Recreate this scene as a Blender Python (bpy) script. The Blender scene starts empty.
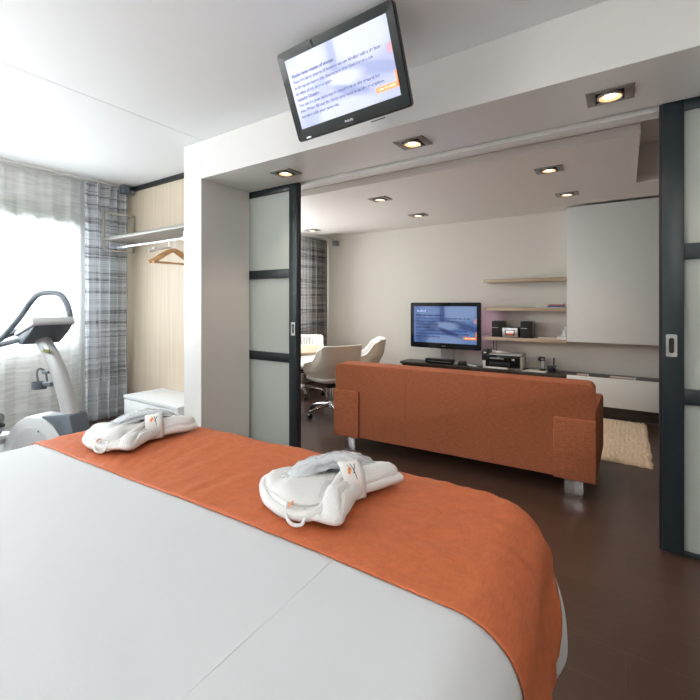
import bpy, bmesh, math, random
from mathutils import Vector, Matrix, noise
random.seed(7)
COL = bpy.context.scene.collection
PI = math.pi
R = math.radians

# ------------------------------------------------------------------ materials
def new_mat(name):
    m = bpy.data.materials.new(name); m.use_nodes = True
    nt = m.node_tree; b = nt.nodes['Principled BSDF']
    return m, nt, b
def mat(name, col, rough=.5, metal=0., bump=0., bscale=60., vary=0., vscale=8., spec=.5, coat=0., stretch=(1, 1, 1)):
    m, nt, b = new_mat(name)
    b.inputs['Base Color'].default_value = (*col, 1)
    b.inputs['Roughness'].default_value = rough
    b.inputs['Metallic'].default_value = metal
    b.inputs['Specular IOR Level'].default_value = spec
    b.inputs['Coat Weight'].default_value = coat
    tc = nt.nodes.new('ShaderNodeTexCoord'); mp = nt.nodes.new('ShaderNodeMapping')
    mp.inputs['Scale'].default_value = stretch
    nt.links.new(tc.outputs['Object'], mp.inputs['Vector'])
    if vary:
        n = nt.nodes.new('ShaderNodeTexNoise'); n.inputs['Scale'].default_value = vscale; n.inputs['Detail'].default_value = 6
        nt.links.new(mp.outputs[0], n.inputs['Vector'])
        mx = nt.nodes.new('ShaderNodeMix'); mx.data_type = 'RGBA'
        mx.inputs['A'].default_value = (*[c*(1-vary) for c in col], 1)
        mx.inputs['B'].default_value = (*[min(1, c*(1+vary)) for c in col], 1)
        nt.links.new(n.outputs['Fac'], mx.inputs['Factor']); nt.links.new(mx.outputs['Result'], b.inputs['Base Color'])
    if bump:
        n = nt.nodes.new('ShaderNodeTexNoise'); n.inputs['Scale'].default_value = bscale; n.inputs['Detail'].default_value = 3
        nt.links.new(mp.outputs[0], n.inputs['Vector'])
        bp = nt.nodes.new('ShaderNodeBump'); bp.inputs['Strength'].default_value = bump; bp.inputs['Distance'].default_value = .004
        nt.links.new(n.outputs['Fac'], bp.inputs['Height']); nt.links.new(bp.outputs[0], b.inputs['Normal'])
    return m
def emis(name, col, s):
    m, nt, b = new_mat(name)
    b.inputs['Base Color'].default_value = (*col, 1)
    b.inputs['Emission Color'].default_value = (*col, 1); b.inputs['Emission Strength'].default_value = s
    b.inputs['Roughness'].default_value = .4
    return m
def math_node(nt, op, a, b=None, c=None):
    n = nt.nodes.new('ShaderNodeMath'); n.operation = op
    for i, v in enumerate((a, b, c)):
        if v is None: continue
        if isinstance(v, (int, float)): n.inputs[i].default_value = v
        else: nt.links.new(v, n.inputs[i])
    return n.outputs[0]
def mixrgb(nt, f, a, b):
    n = nt.nodes.new('ShaderNodeMix'); n.data_type = 'RGBA'
    for k, v in (('Factor', f), ('A', a), ('B', b)):
        if isinstance(v, tuple): n.inputs[k].default_value = (*v, 1)
        elif isinstance(v, (int, float)): n.inputs[k].default_value = v
        else: nt.links.new(v, n.inputs[k])
    return n.outputs['Result']

def floor_mat():
    m, nt, b = new_mat('dark_oak_planks')
    tc = nt.nodes.new('ShaderNodeTexCoord')
    br = nt.nodes.new('ShaderNodeTexBrick')
    br.offset = .37; br.inputs['Scale'].default_value = 1.
    br.inputs['Brick Width'].default_value = 1.25; br.inputs['Row Height'].default_value = .185
    br.inputs['Mortar Size'].default_value = .0016; br.inputs['Mortar Smooth'].default_value = .3
    br.inputs['Color1'].default_value = (.100, .053, .036, 1); br.inputs['Color2'].default_value = (.076, .041, .029, 1)
    br.inputs['Mortar'].default_value = (.13, .08, .06, 1)
    nt.links.new(tc.outputs['Object'], br.inputs['Vector'])
    mp = nt.nodes.new('ShaderNodeMapping'); mp.inputs['Scale'].default_value = (2.2, 38, 1)
    nt.links.new(tc.outputs['Object'], mp.inputs['Vector'])
    n = nt.nodes.new('ShaderNodeTexNoise'); n.inputs['Scale'].default_value = 1.6; n.inputs['Detail'].default_value = 7
    nt.links.new(mp.outputs[0], n.inputs['Vector'])
    dk = mixrgb(nt, math_node(nt, 'MULTIPLY', n.outputs['Fac'], .75), br.outputs['Color'], (.044, .026, .020))
    nt.links.new(dk, b.inputs['Base Color'])
    b.inputs['Roughness'].default_value = .3
    bp = nt.nodes.new('ShaderNodeBump'); bp.inputs['Strength'].default_value = .08; bp.inputs['Distance'].default_value = .003
    nt.links.new(n.outputs['Fac'], bp.inputs['Height']); nt.links.new(bp.outputs[0], b.inputs['Normal'])
    return m
def wood_mat(name, c1, c2, scale=(60, 60, 1.2), rough=.5):
    m, nt, b = new_mat(name)
    tc = nt.nodes.new('ShaderNodeTexCoord'); mp = nt.nodes.new('ShaderNodeMapping'); mp.inputs['Scale'].default_value = scale
    nt.links.new(tc.outputs['Object'], mp.inputs['Vector'])
    n = nt.nodes.new('ShaderNodeTexNoise'); n.inputs['Scale'].default_value = 1.; n.inputs['Detail'].default_value = 5; n.inputs['Distortion'].default_value = .4
    nt.links.new(mp.outputs[0], n.inputs['Vector'])
    r = nt.nodes.new('ShaderNodeMapRange'); r.inputs['From Min'].default_value = .32; r.inputs['From Max'].default_value = .68
    nt.links.new(n.outputs['Fac'], r.inputs[0])
    nt.links.new(mixrgb(nt, r.outputs[0], c1, c2), b.inputs['Base Color']); b.inputs['Roughness'].default_value = rough
    return m
def weave_mat(name, col, s=260., amount=.22, rough=.9, bump=.35):
    m, nt, b = new_mat(name)
    tc = nt.nodes.new('ShaderNodeTexCoord')
    outs = []
    for sc in ((s, s*.12, s*.12), (s*.12, s, s), (s*.1, s*.1, s)):
        mp = nt.nodes.new('ShaderNodeMapping'); mp.inputs['Scale'].default_value = sc
        nt.links.new(tc.outputs['Object'], mp.inputs['Vector'])
        n = nt.nodes.new('ShaderNodeTexNoise'); n.inputs['Scale'].default_value = 1; n.inputs['Detail'].default_value = 2
        nt.links.new(mp.outputs[0], n.inputs['Vector']); outs.append(n.outputs['Fac'])
    f = math_node(nt, 'MULTIPLY', math_node(nt, 'ADD', math_node(nt, 'ADD', outs[0], outs[1]), outs[2]), .3333)
    r = nt.nodes.new('ShaderNodeMapRange'); r.inputs['From Min'].default_value = .33; r.inputs['From Max'].default_value = .67
    nt.links.new(f, r.inputs[0])
    c = mixrgb(nt, r.outputs[0], tuple(x*(1-amount*1.6) for x in col), tuple(min(1, x*(1+amount)) for x in col))
    nt.links.new(c, b.inputs['Base Color']); b.inputs['Roughness'].default_value = rough
    b.inputs['Specular IOR Level'].default_value = .2
    bp = nt.nodes.new('ShaderNodeBump'); bp.inputs['Strength'].default_value = bump; bp.inputs['Distance'].default_value = .002
    nt.links.new(f, bp.inputs['Height']); nt.links.new(bp.outputs[0], b.inputs['Normal'])
    return m
def waffle_mat():
    m, nt, b = new_mat('white_waffle_cotton')
    tc = nt.nodes.new('ShaderNodeTexCoord')
    w = []
    for d in ('X', 'Y'):
        n = nt.nodes.new('ShaderNodeTexWave'); n.bands_direction = d; n.inputs['Scale'].default_value = 42; n.inputs['Distortion'].default_value = 1.6
        n.inputs['Detail'].default_value = 1; n.inputs['Detail Scale'].default_value = .3
        nt.links.new(tc.outputs['Object'], n.inputs['Vector']); w.append(n.outputs['Fac'])
    f = math_node(nt, 'MAXIMUM', w[0], w[1])
    bp = nt.nodes.new('ShaderNodeBump'); bp.inputs['Strength'].default_value = .55; bp.inputs['Distance'].default_value = .002
    nt.links.new(f, bp.inputs['Height']); nt.links.new(bp.outputs[0], b.inputs['Normal'])
    b.inputs['Base Color'].default_value = (.78, .78, .77, 1); b.inputs['Roughness'].default_value = .95
    return m
def curtain_mat(name, tint=1., sheer=False, trans=.4, seethrough=.05):
    m, nt, b = new_mat(name)
    out = nt.nodes['Material Output']
    tc = nt.nodes.new('ShaderNodeTexCoord'); sp = nt.nodes.new('ShaderNodeSeparateXYZ'); nt.links.new(tc.outputs['UV'], sp.inputs[0])
    def lines(src, scale, lo, hi, seed, wob=0.):
        cb = nt.nodes.new('ShaderNodeCombineXYZ')
        a, o = (sp.outputs['Y'], sp.outputs['X']) if src == 'z' else (sp.outputs['X'], sp.outputs['Y'])
        nt.links.new(math_node(nt, 'MULTIPLY', a, scale), cb.inputs[0]); nt.links.new(math_node(nt, 'MULTIPLY', o, wob), cb.inputs[1]); cb.inputs[2].default_value = seed
        n = nt.nodes.new('ShaderNodeTexNoise'); n.inputs['Scale'].default_value = 1; n.inputs['Detail'].default_value = 3; n.inputs['Roughness'].default_value = .65
        nt.links.new(cb.outputs[0], n.inputs['Vector'])
        r = nt.nodes.new('ShaderNodeMapRange'); r.inputs['From Min'].default_value = lo; r.inputs['From Max'].default_value = hi
        nt.links.new(n.outputs['Fac'], r.inputs[0]); return r.outputs[0]
    if sheer:
        f = lines('z', 34, .36, .64, 3.1, 3.5)
        c = mixrgb(nt, f, (.92, .935, .92), (.97, .98, .97))
        alpha = math_node(nt, 'MULTIPLY_ADD', f, .12, .55)
    else:
        h1 = lines('z', 58, .45, .55, 1.3, .7); h2 = lines('z', 13, .44, .56, 5.3, .4); v1 = lines('x', 11, .44, .56, 9.1, .15); v2 = lines('x', 40, .44, .58, 12.7, .2)
        wm_ = (1, 1, 1) if tint > 1 else (1, .92, .84)
        dark = tuple(v*tint*q for v, q in zip((.15, .15, .18), wm_)); mid = tuple(v*tint*q for v, q in zip((.36, .37, .40), wm_)); lite = tuple(v*min(1.2, tint)*q for v, q in zip((.80, .83, .86), wm_))
        c = mixrgb(nt, v1, dark, mid)
        c = mixrgb(nt, math_node(nt, 'MULTIPLY', v2, .30), c, lite)
        c = mixrgb(nt, math_node(nt, 'MULTIPLY', h1, .62), c, lite)
        c = mixrgb(nt, math_node(nt, 'MULTIPLY', h2, .55), c, lite)
        alpha = math_node(nt, 'SUBTRACT', 1., seethrough)
    nt.links.new(c, b.inputs['Base Color']); b.inputs['Roughness'].default_value = .9; b.inputs['Specular IOR Level'].default_value = .1
    tr = nt.nodes.new('ShaderNodeBsdfTranslucent'); nt.links.new(c, tr.inputs['Color'])
    ms = nt.nodes.new('ShaderNodeMixShader'); ms.inputs[0].default_value = trans
    nt.links.new(b.outputs[0], ms.inputs[1]); nt.links.new(tr.outputs[0], ms.inputs[2])
    tp = nt.nodes.new('ShaderNodeBsdfTransparent'); m2 = nt.nodes.new('ShaderNodeMixShader')
    nt.links.new(alpha, m2.inputs[0]); nt.links.new(tp.outputs[0], m2.inputs[1]); nt.links.new(ms.outputs[0], m2.inputs[2])
    nt.links.new(m2.outputs[0], out.inputs['Surface'])
    return m
def pane_mat(name):
    m, nt, b = new_mat(name); out = nt.nodes['Material Output']
    tp = nt.nodes.new('ShaderNodeBsdfTransparent'); gl = nt.nodes.new('ShaderNodeBsdfGlossy'); gl.inputs['Roughness'].default_value = .02
    ms = nt.nodes.new('ShaderNodeMixShader'); ms.inputs[0].default_value = .07
    nt.links.new(tp.outputs[0], ms.inputs[1]); nt.links.new(gl.outputs[0], ms.inputs[2]); nt.links.new(ms.outputs[0], out.inputs['Surface'])
    return m
def frosted_mat():
    m, nt, b = new_mat('frosted_glass'); out = nt.nodes['Material Output']
    b.inputs['Base Color'].default_value = (.62, .66, .63, 1); b.inputs['Roughness'].default_value = .28
    tr = nt.nodes.new('ShaderNodeBsdfTranslucent'); tr.inputs['Color'].default_value = (.70, .74, .70, 1)
    ms = nt.nodes.new('ShaderNodeMixShader'); ms.inputs[0].default_value = .42
    nt.links.new(b.outputs[0], ms.inputs[1]); nt.links.new(tr.outputs[0], ms.inputs[2]); nt.links.new(ms.outputs[0], out.inputs['Surface'])
    return m
def plastic_film():
    m, nt, b = new_mat('clear_plastic_film'); out = nt.nodes['Material Output']
    tc = nt.nodes.new('ShaderNodeTexCoord'); n = nt.nodes.new('ShaderNodeTexNoise'); n.inputs['Scale'].default_value = 22; n.inputs['Detail'].default_value = 2
    nt.links.new(tc.outputs['Object'], n.inputs['Vector'])
    bp = nt.nodes.new('ShaderNodeBump'); bp.inputs['Strength'].default_value = .7; bp.inputs['Distance'].default_value = .01; nt.links.new(n.outputs['Fac'], bp.inputs['Height'])
    tp = nt.nodes.new('ShaderNodeBsdfTransparent'); tp.inputs['Color'].default_value = (.93, .95, .96, 1)
    gl = nt.nodes.new('ShaderNodeBsdfPrincipled'); gl.inputs['Base Color'].default_value = (.85, .87, .89, 1); gl.inputs['Roughness'].default_value = .10
    nt.links.new(bp.outputs[0], gl.inputs['Normal'])
    ms = nt.nodes.new('ShaderNodeMixShader'); ms.inputs[0].default_value = .42
    nt.links.new(tp.outputs[0], ms.inputs[1]); nt.links.new(gl.outputs[0], ms.inputs[2]); nt.links.new(ms.outputs[0], out.inputs['Surface'])
    return m
def screen_mat(name, base, light, dark, s):
    # a soft out-of-focus picture shown on the screen; coordinates are the panel's own, width 1
    m, nt, b = new_mat(name)
    tc = nt.nodes.new('ShaderNodeTexCoord')
    def blob(cx, cy, sx, sy, rot):
        mp = nt.nodes.new('ShaderNodeMapping'); mp.vector_type = 'TEXTURE'
        mp.inputs['Location'].default_value = (cx, 0, cy); mp.inputs['Rotation'].default_value = (0, R(rot), 0); mp.inputs['Scale'].default_value = (sx, 1, sy)
        g = nt.nodes.new('ShaderNodeTexGradient'); g.gradient_type = 'SPHERICAL'
        nt.links.new(tc.outputs['Object'], mp.inputs['Vector']); nt.links.new(mp.outputs[0], g.inputs[0])
        r = nt.nodes.new('ShaderNodeMapRange'); r.inputs['From Max'].default_value = .45; nt.links.new(g.outputs['Fac'], r.inputs[0]); return r.outputs[0]
    c = base
    for (cx, cy, sx, sy, rot, colr, k) in [(.26, .2, .34, .2, 0, light, .9), (-.03, .17, .05, .22, 0, dark, .75), (.3, -.02, .45, .06, 14, dark, .7),
        (-.25, .2, .2, .13, 0, light, .5), (.02, -.02, .25, .08, 0, light, .9), (-.2, -.03, .13, .10, -20, dark, .6), (-.38, .02, .13, .05, 25, dark, .5), (.1, -.13, .30, .045, 22, dark, .9),
        (0, -.24, .4, .1, 0, light, .8), (-.36, -.2, .12, .14, 30, dark, .5), (.40, -.2, .2, .1, 0, light, .35), (.49, .06, .05, .05, 0, (.85, .42, .5), .8)]:
        c = mixrgb(nt, math_node(nt, 'MULTIPLY', blob(cx, cy, sx, sy, rot), k), c, colr)
    b.inputs['Base Color'].default_value = (.01, .01, .012, 1); b.inputs['Roughness'].default_value = .25
    nt.links.new(c, b.inputs['Emission Color']); b.inputs['Emission Strength'].default_value = s
    return m

M = {}
M['paint'] = mat('white_ceiling_paint', (.86, .875, .88), .7, bump=.05, bscale=90)
M['laminate'] = mat('white_satin_laminate', (.755, .745, .72), .26)
M['wall'] = mat('warm_white_wall_paint', (.71, .665, .59), .85, bump=.04, bscale=120)
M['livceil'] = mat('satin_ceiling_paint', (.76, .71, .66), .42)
M['wallwhite'] = mat('white_wall_paint', (.80, .81, .80), .8)
M['floor'] = floor_mat()
M['beech'] = wood_mat('pale_beech_veneer', (.54, .45, .34), (.64, .55, .43), (55, 55, .8), .55)
M['oakshelf'] = wood_mat('light_oak_board', (.42, .32, .22), (.55, .44, .32), (3, 60, 60), .5)
M['tabletop'] = wood_mat('pale_maple', (.68, .52, .36), (.78, .62, .45), (30, 2, 30), .4)
M['hangerwood'] = wood_mat('varnished_wood', (.52, .27, .10), (.66, .38, .17), (10, 30, 30), .35)
M['wenge'] = wood_mat('dark_wenge', (.030, .022, .018), (.060, .045, .036), (2.5, 60, 60), .4)
M['frame'] = mat('anthracite_lacquer', (.014, .023, .028), .35)
M['blackgap'] = mat('black_rubber', (.01, .01, .012), .6)
M['frost'] = frosted_mat()
M['pane'] = pane_mat('clear_glass')
M['pvc'] = mat('white_window_plastic', (.86, .88, .87), .35)
M['chrome'] = mat('polished_chrome', (.75, .76, .78), .12, 1)
M['steel'] = mat('brushed_steel', (.55, .55, .54), .32, 1)
M['nickel'] = mat('warm_grey_metal', (.30, .29, .265), .45, .6)
M['pull'] = mat('shade_toned_metal', (.10, .09, .08), .15, 1)  # darkened to carry the shade and reflections inside the door pull
M['rackmetal'] = mat('warm_satin_metal', (.50, .48, .43), .4, .7)
M['alu'] = mat('aluminium', (.66, .67, .69), .3, .9)
M['blackin'] = mat('black_recess', (.008, .008, .008), .7)
M['sofa'] = weave_mat('rust_woven_fabric', (.335, .106, .050))
M['runner'] = weave_mat('orange_shot_fabric', (.53, .145, .06), 300, .12, .55, .3)
M['linen'] = mat('white_bed_linen', (.60, .62, .635), .85, bump=.1, bscale=300)
M['bedbase'] = mat('grey_bed_fabric', (.20, .19, .18), .9, bump=.3, bscale=400)
M['waffle'] = waffle_mat()
M['paper'] = mat('white_card', (.86, .85, .83), .45)
M['orange'] = mat('bright_orange_print', (.85, .25, .04), .5)
M['darkprint'] = mat('dark_print', (.02, .02, .025), .5)
M['slipper'] = mat('white_terry', (.75, .77, .80), .95, bump=.5, bscale=300)
M['sole'] = mat('dark_slipper_sole', (.06, .08, .11), .7)
M['film'] = plastic_film()
M['sheer'] = curtain_mat('white_sheer_weave', 1, True, .48)
M['plaid'] = curtain_mat('grey_plaid_curtain_weave', 1.15, False, .45, .05)
M['plaid2'] = curtain_mat('taupe_plaid_curtain_weave', .44, False, .25, .0)
M['bikegrey'] = mat('silver_plastic', (.44, .45, .46), .35, .25)
M['bikedark'] = mat('blue_grey_plastic', (.10, .125, .15), .45)
M['bikegrip'] = mat('grey_rubber_grip', (.16, .19, .22), .6, bump=.3, bscale=200)
M['bikepale'] = mat('pale_grey_plastic', (.52, .54, .55), .4)
M['black'] = mat('black_plastic', (.012, .013, .015), .3)
M['gloss'] = mat('piano_black', (.006, .009, .010), .08, spec=.4)
M['whitepl'] = mat('white_plastic', (.74, .74, .73), .4)
M['greypl'] = mat('grey_plastic', (.25, .27, .28), .4)
M['cabinet'] = mat('white_lacquered_board', (.73, .735, .70), .35)
M['drawerwhite'] = mat('cool_white_lacquer', (.82, .84, .85), .35)
M['leather'] = mat('cream_leather', (.76, .68, .58), .38, bump=.15, bscale=160)
M['leatherin'] = mat('white_leather', (.78, .77, .74), .4, bump=.1, bscale=160)
M['rug'] = mat('natural_woven_wool', (.80, .66, .50), .95, vary=.22, vscale=60, bump=.8, bscale=160)
M['lamp'] = emis('halogen_glow', (1., .84, .66), 5)
M['reflector'] = emis('warm_lit_reflector', (1., .55, .26), 1.2)
M['booka'] = mat('blue_cover', (.05, .12, .30), .5); M['bookb'] = mat('red_cover', (.42, .06, .05), .5); M['bookc'] = mat('cream_cover', (.66, .62, .52), .6)
M['brochure'] = mat('pinkish_brochure', (.50, .30, .24), .4)
M['disp'] = emis('lcd_display', (.75, .72, .70), .35)

# ------------------------------------------------------------------ mesh builder
class MB:
    def __init__(s): s.bm = bmesh.new()
    def _merge(s, t):
        me = bpy.data.meshes.new('t'); t.to_mesh(me); t.free(); s.bm.from_mesh(me); bpy.data.meshes.remove(me)
    def box(s, x0, x1, y0, y1, z0, z1, bev=0., seg=2, mtx=None):
        t = bmesh.new(); bmesh.ops.create_cube(t, size=1)
        for v in t.verts:
            v.co = Vector(((x0+x1)/2+v.co.x*(x1-x0), (y0+y1)/2+v.co.y*(y1-y0), (z0+z1)/2+v.co.z*(z1-z0)))
        if bev: bmesh.ops.bevel(t, geom=t.edges[:], offset=bev, segments=seg, profile=.5, affect='EDGES')
        if mtx: bmesh.ops.transform(t, matrix=mtx, verts=t.verts)
        s._merge(t); return s
    def tube(s, pts, r, n=12, closed=False, caps=True, smooth=0, rx=None):
        P = [Vector(p) for p in pts]
        for _ in range(smooth):
            Q = [P[0]] if not closed else []
            for a, b in zip(P, P[1:]+([P[0]] if closed else [])):
                Q += [a.lerp(b, .25), a.lerp(b, .75)]
            if not closed: Q.append(P[-1])
            P = Q
        rad = r if callable(r) else (lambda k: r)
        m = len(P); rings = []; up = None
        for i, p in enumerate(P):
            if closed: d = (P[(i+1) % m]-P[i-1]).normalized()
            else: d = (P[min(i+1, m-1)]-P[max(i-1, 0)]).normalized()
            if up is None: up = Vector((0, 0, 1)) if abs(d.z) < .9 else Vector((1, 0, 0))
            a = (up-d*up.dot(d)).normalized(); up = a; c = d.cross(a)
            rr = rad(i/max(1, m-1)); r2 = rr*(rx or 1)
            rings.append([s.bm.verts.new(p+a*math.cos(2*PI*k/n)*rr+c*math.sin(2*PI*k/n)*r2) for k in range(n)])
        L = m if closed else m-1
        for i in range(L):
            A, B = rings[i], rings[(i+1) % m]
            for k in range(n): s.bm.faces.new((A[k], A[(k+1) % n], B[(k+1) % n], B[k]))
        if caps and not closed:
            s.bm.faces.new(rings[0][::-1]); s.bm.faces.new(rings[-1])
        return s
    def lathe(s, prof, n=24, c=(0, 0, 0), sy=1.):
        rings = []
        for r, z in prof:
            rings.append([s.bm.verts.new((c[0]+r*math.cos(2*PI*k/n), c[1]+sy*r*math.sin(2*PI*k/n), c[2]+z)) for k in range(n)] if r > 1e-6 else [s.bm.verts.new((c[0], c[1], c[2]+z))])
        for A, B in zip(rings, rings[1:]):
            for k in range(n):
                k2 = (k+1) % n
                if len(A) == 1 and len(B) > 1: s.bm.faces.new((A[0], B[k], B[k2]))
                elif len(B) == 1 and len(A) > 1: s.bm.faces.new((A[k], B[0], A[k2]))
                elif len(A) > 1: s.bm.faces.new((A[k], A[k2], B[k2], B[k]))
        return s
    def prism(s, pts, d0, d1, axis='y', bev=0., mtx=None):
        t = bmesh.new()
        def mk(p, d): return {'y': (p[0], d, p[1]), 'x': (d, p[0], p[1]), 'z': (p[0], p[1], d)}[axis]
        A = [t.verts.new(mk(p, d0)) for p in pts]; B = [t.verts.new(mk(p, d1)) for p in pts]
        t.faces.new(A[::-1]); t.faces.new(B); n = len(pts)
        for k in range(n): t.faces.new((A[k], A[(k+1) % n], B[(k+1) % n], B[k]))
        bmesh.ops.recalc_face_normals(t, faces=t.faces)
        if bev: bmesh.ops.bevel(t, geom=t.edges[:], offset=bev, segments=2, profile=.5, affect='EDGES')
        if mtx: bmesh.ops.transform(t, matrix=mtx, verts=t.verts)
        s._merge(t); return s
    def sheet(s, f, nu, nv, closeu=False, uv=None):
        G = [[s.bm.verts.new(f(i/nu, j/nv)) for j in range(nv+1)] for i in range(nu+(0 if closeu else 1))]
        lay = s.bm.loops.layers.uv.verify() if uv else None
        for i in range(nu):
            for j in range(nv):
                i2 = (i+1) % len(G)
                fc = s.bm.faces.new((G[i][j], G[i2][j], G[i2][j+1], G[i][j+1]))
                if lay:
                    for lp, (a, b) in zip(fc.loops, ((i, j), (i+1, j), (i+1, j+1), (i, j+1))): lp[lay].uv = uv(a/nu, b/nv)
        return s
    def pad(s, outline, z0, h, cx=None, rings=8, n=48, fn=None, p=2.4):
        """soft closed cushion over a smooth closed outline"""
        P = [Vector((a, b, 0)) for a, b in outline]
        for _ in range(4):
            P = [q for a, b in zip(P, P[1:]+P[:1]) for q in (a.lerp(b, .25), a.lerp(b, .75))]
        L = [0]
        for a, b in zip(P, P[1:]+P[:1]): L.append(L[-1]+(b-a).length)
        def at(t):
            t *= L[-1]; k = 0
            while L[k+1] < t: k += 1
            return P[k].lerp(P[(k+1) % len(P)], (t-L[k])/(L[k+1]-L[k]+1e-9))
        O = [at((k+.001)/n) for k in range(n)]; c = sum(O, Vector())/n
        def ring(t, sgn):
            q = math.cos(t*PI/2)**(2/p); w = math.sin(t*PI/2)**(2/p)
            out = []
            for o in O:
                v = c+(o-c)*q; z = z0+h/2+sgn*w*h/2
                if fn and sgn > 0: z += fn(v.x, v.y, w)
                out.append(s.bm.verts.new((v.x, v.y, z)))
            return out
        rs = [ring(t/rings, -1) for t in range(rings-1, 0, -1)]+[ring(t/rings, 1) for t in range(rings)]
        for A, B in zip(rs, rs[1:]):
            for k in range(n): s.bm.faces.new((A[k], A[(k+1) % n], B[(k+1) % n], B[k]))
        s.bm.faces.new(rs[0][::-1])
        top = s.bm.verts.new((c.x, c.y, z0+h+(fn(c.x, c.y, 1) if fn else 0)))
        for k in range(n): s.bm.faces.new((rs[-1][k], rs[-1][(k+1) % n], top))
        return s
    def noise(s, amp, sc, seed=0., w=(1, 1, 1)):
        for v in s.bm.verts:
            q = noise.noise_vector(v.co*sc+Vector((seed, seed*2, -seed))); v.co += Vector((q.x*w[0], q.y*w[1], q.z*w[2]))*amp
        return s
    def done(s, name, m, parent=None, loc=None, smooth=True, ang=35, recalc=True):
        if recalc: bmesh.ops.recalc_face_normals(s.bm, faces=s.bm.faces)
        me = bpy.data.meshes.new(name); s.bm.to_mesh(me); s.bm.free()
        if smooth:
            me.shade_smooth(); me.set_sharp_from_angle(angle=R(ang))
        me.materials.append(m if not isinstance(m, str) else M[m])
        o = bpy.data.objects.new(name, me); COL.objects.link(o)
        if parent: o.parent = parent
        if loc: o.location = loc
        return o
def thing(name, label, cat, loc=(0, 0, 0), rz=0., group=None):
    o = bpy.data.objects.new(name, None); o.empty_display_size = .05; COL.objects.link(o)
    o.location = loc; o.rotation_euler = (0, 0, R(rz)); return tag(o, label, cat, group)
def tag(o, label, cat, group=None):
    o['label'] = label; o['category'] = cat
    if group: o['group'] = group
    return o
def struct(o): o['kind'] = 'structure'; return o
def copy_tree(src, loc=None, rz=None, label=None, parent=None):
    c = src.copy(); COL.objects.link(c)
    if parent: c.parent = parent
    if loc: c.location = loc
    if rz is not None: c.rotation_euler = (0, 0, R(rz))
    if label: c['label'] = label
    for ch in src.children: copy_tree(ch, parent=c)
    return c
def text_mesh(name, s, size, m, parent, origin, width=None, align='LEFT', shear=0., bold=0.):
    """lettering in the parent's XZ plane, facing -Y"""
    cu = bpy.data.curves.new(name, 'FONT'); cu.body = s; cu.size = size; cu.align_x = align; cu.extrude = .0004; cu.offset = bold; cu.shear = shear
    t = bpy.data.objects.new('t', cu); COL.objects.link(t)
    bpy.context.view_layer.update()
    me = bpy.data.meshes.new_from_object(t.evaluated_get(bpy.context.evaluated_depsgraph_get()))
    COL.objects.unlink(t); bpy.data.objects.remove(t)
    w = max(v.co.x for v in me.vertices)-min(v.co.x for v in me.vertices)
    k = (width/w) if width else 1
    for v in me.vertices: v.co = Vector((v.co.x*k, 0, v.co.y))+Vector((0, v.co.z, 0))
    me.materials.clear(); me.materials.append(m if not isinstance(m, str) else M[m])
    o = bpy.data.objects.new(name, me); COL.objects.link(o); o.parent = parent; o.location = origin; return o

# ------------------------------------------------------------------ room
struct(MB().box(-5.2, 1.9, -1.6, 6.0, -.12, 0).done('floor', 'floor', smooth=False))
c = MB()
c.box(-5.15, -2.904, -1.6, 2.80, 2.65, 2.75).box(-2.898, 1.8, -1.6, 2.80, 2.65, 2.75)
c.box(-5.2, 1.8, -1.6, 2.8, 2.76, 2.9)
struct(c.done('ceiling', 'paint', smooth=False))
c = MB()
c.box(-4.6, .08, 2.80, 5.75, 2.46, 2.9).box(.08, 1.8, 4.553, 5.75, 2.46, 2.9).box(.08, 1.8, 2.8, 3.06, 2.46, 2.9).box(1.35, 1.8, 3.06, 4.56, 2.46, 2.9).box(.08, 1.4, 3.06, 4.56, 2.74, 2.9)
c.box(-4.5, .08, 3.235, 5.17, 2.395, 2.459).box(.08, 1.75, 4.553, 5.17, 2.395, 2.459)
struct(c.done('ceiling', 'livceil', smooth=False))
# window walls
c = MB()
c.box(-5.15, -4.95, -1.6, 2.86, 0, .85).box(-5.15, -4.95, -1.6, 2.86, 2.12, 2.65).box(-5.15, -4.95, 2.05, 2.86, .85, 2.12).box(-5.15, -4.95, -1.6, -1.15, .85, 2.12)
struct(c.done('wall_left', 'wallwhite', smooth=False))
c = MB()
c.box(-4.6, -4.42, 2.86, 5.75, 0, .85).box(-4.6, -4.42, 2.86, 5.75, 2.25, 2.46).box(-4.6, -4.42, 2.86, 3.0, .85, 2.25).box(-4.6, -4.42, 5.3, 5.75, .85, 2.25)
struct(c.done('wall_left', 'wall', smooth=False))
struct(MB().box(-5.2, 1.9, 5.75, 5.9, 0, 2.9).done('wall_back', 'wall', smooth=False))
struct(MB().box(1.7, 1.9, -1.6, 5.75, 0, 2.9).done('wall_right', mat('bounce_damping_taupe', (.34, .29, .25), .8), smooth=False))  # unseen wall toned dark so little light bounces onto the bed's right side
struct(MB().box(-5.15, 1.7, -1.75, -1.6, 0, 2.9).done('wall_front', 'wallwhite', smooth=False))
struct(MB().box(-4.95, -2.94, 2.60, 2.66, 0, 2.65).done('wall_closet', 'beech', smooth=False))
c = MB().box(-4.95, -3.16, 2.79, 2.86, 0, 2.65).box(-3.16, -2.925, 2.163, 2.69, 0, 2.65, .003).box(-2.925, 1.7, 2.163, 2.69, 2.34, 2.65, .003)
c.box(-3.16, 1.7, 2.765, 2.86, 2.335, 2.65).box(-3.16, 1.7, 2.69, 2.765, 2.365, 2.65).box(1.35, 1.7, 2.163, 2.69, 0, 2.34).box(1.35, 1.7, 2.79, 2.86, 0, 2.34)
struct(c.done('wall_partition', 'laminate', smooth=False))
struct(MB().box(-4.86, -3.162, 2.575, 2.598, 2.60, 2.648).done('trim_1', 'blackgap', smooth=False))
struct(MB().box(-4.41, 1.69, 5.728, 5.748, 0, .07, .003).done('baseboard_back', 'wenge', smooth=False))
struct(MB().box(-4.90, -3.162, 2.585, 2.598, 0, .07, .003).done('baseboard_closet', 'wenge', smooth=False))

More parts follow.
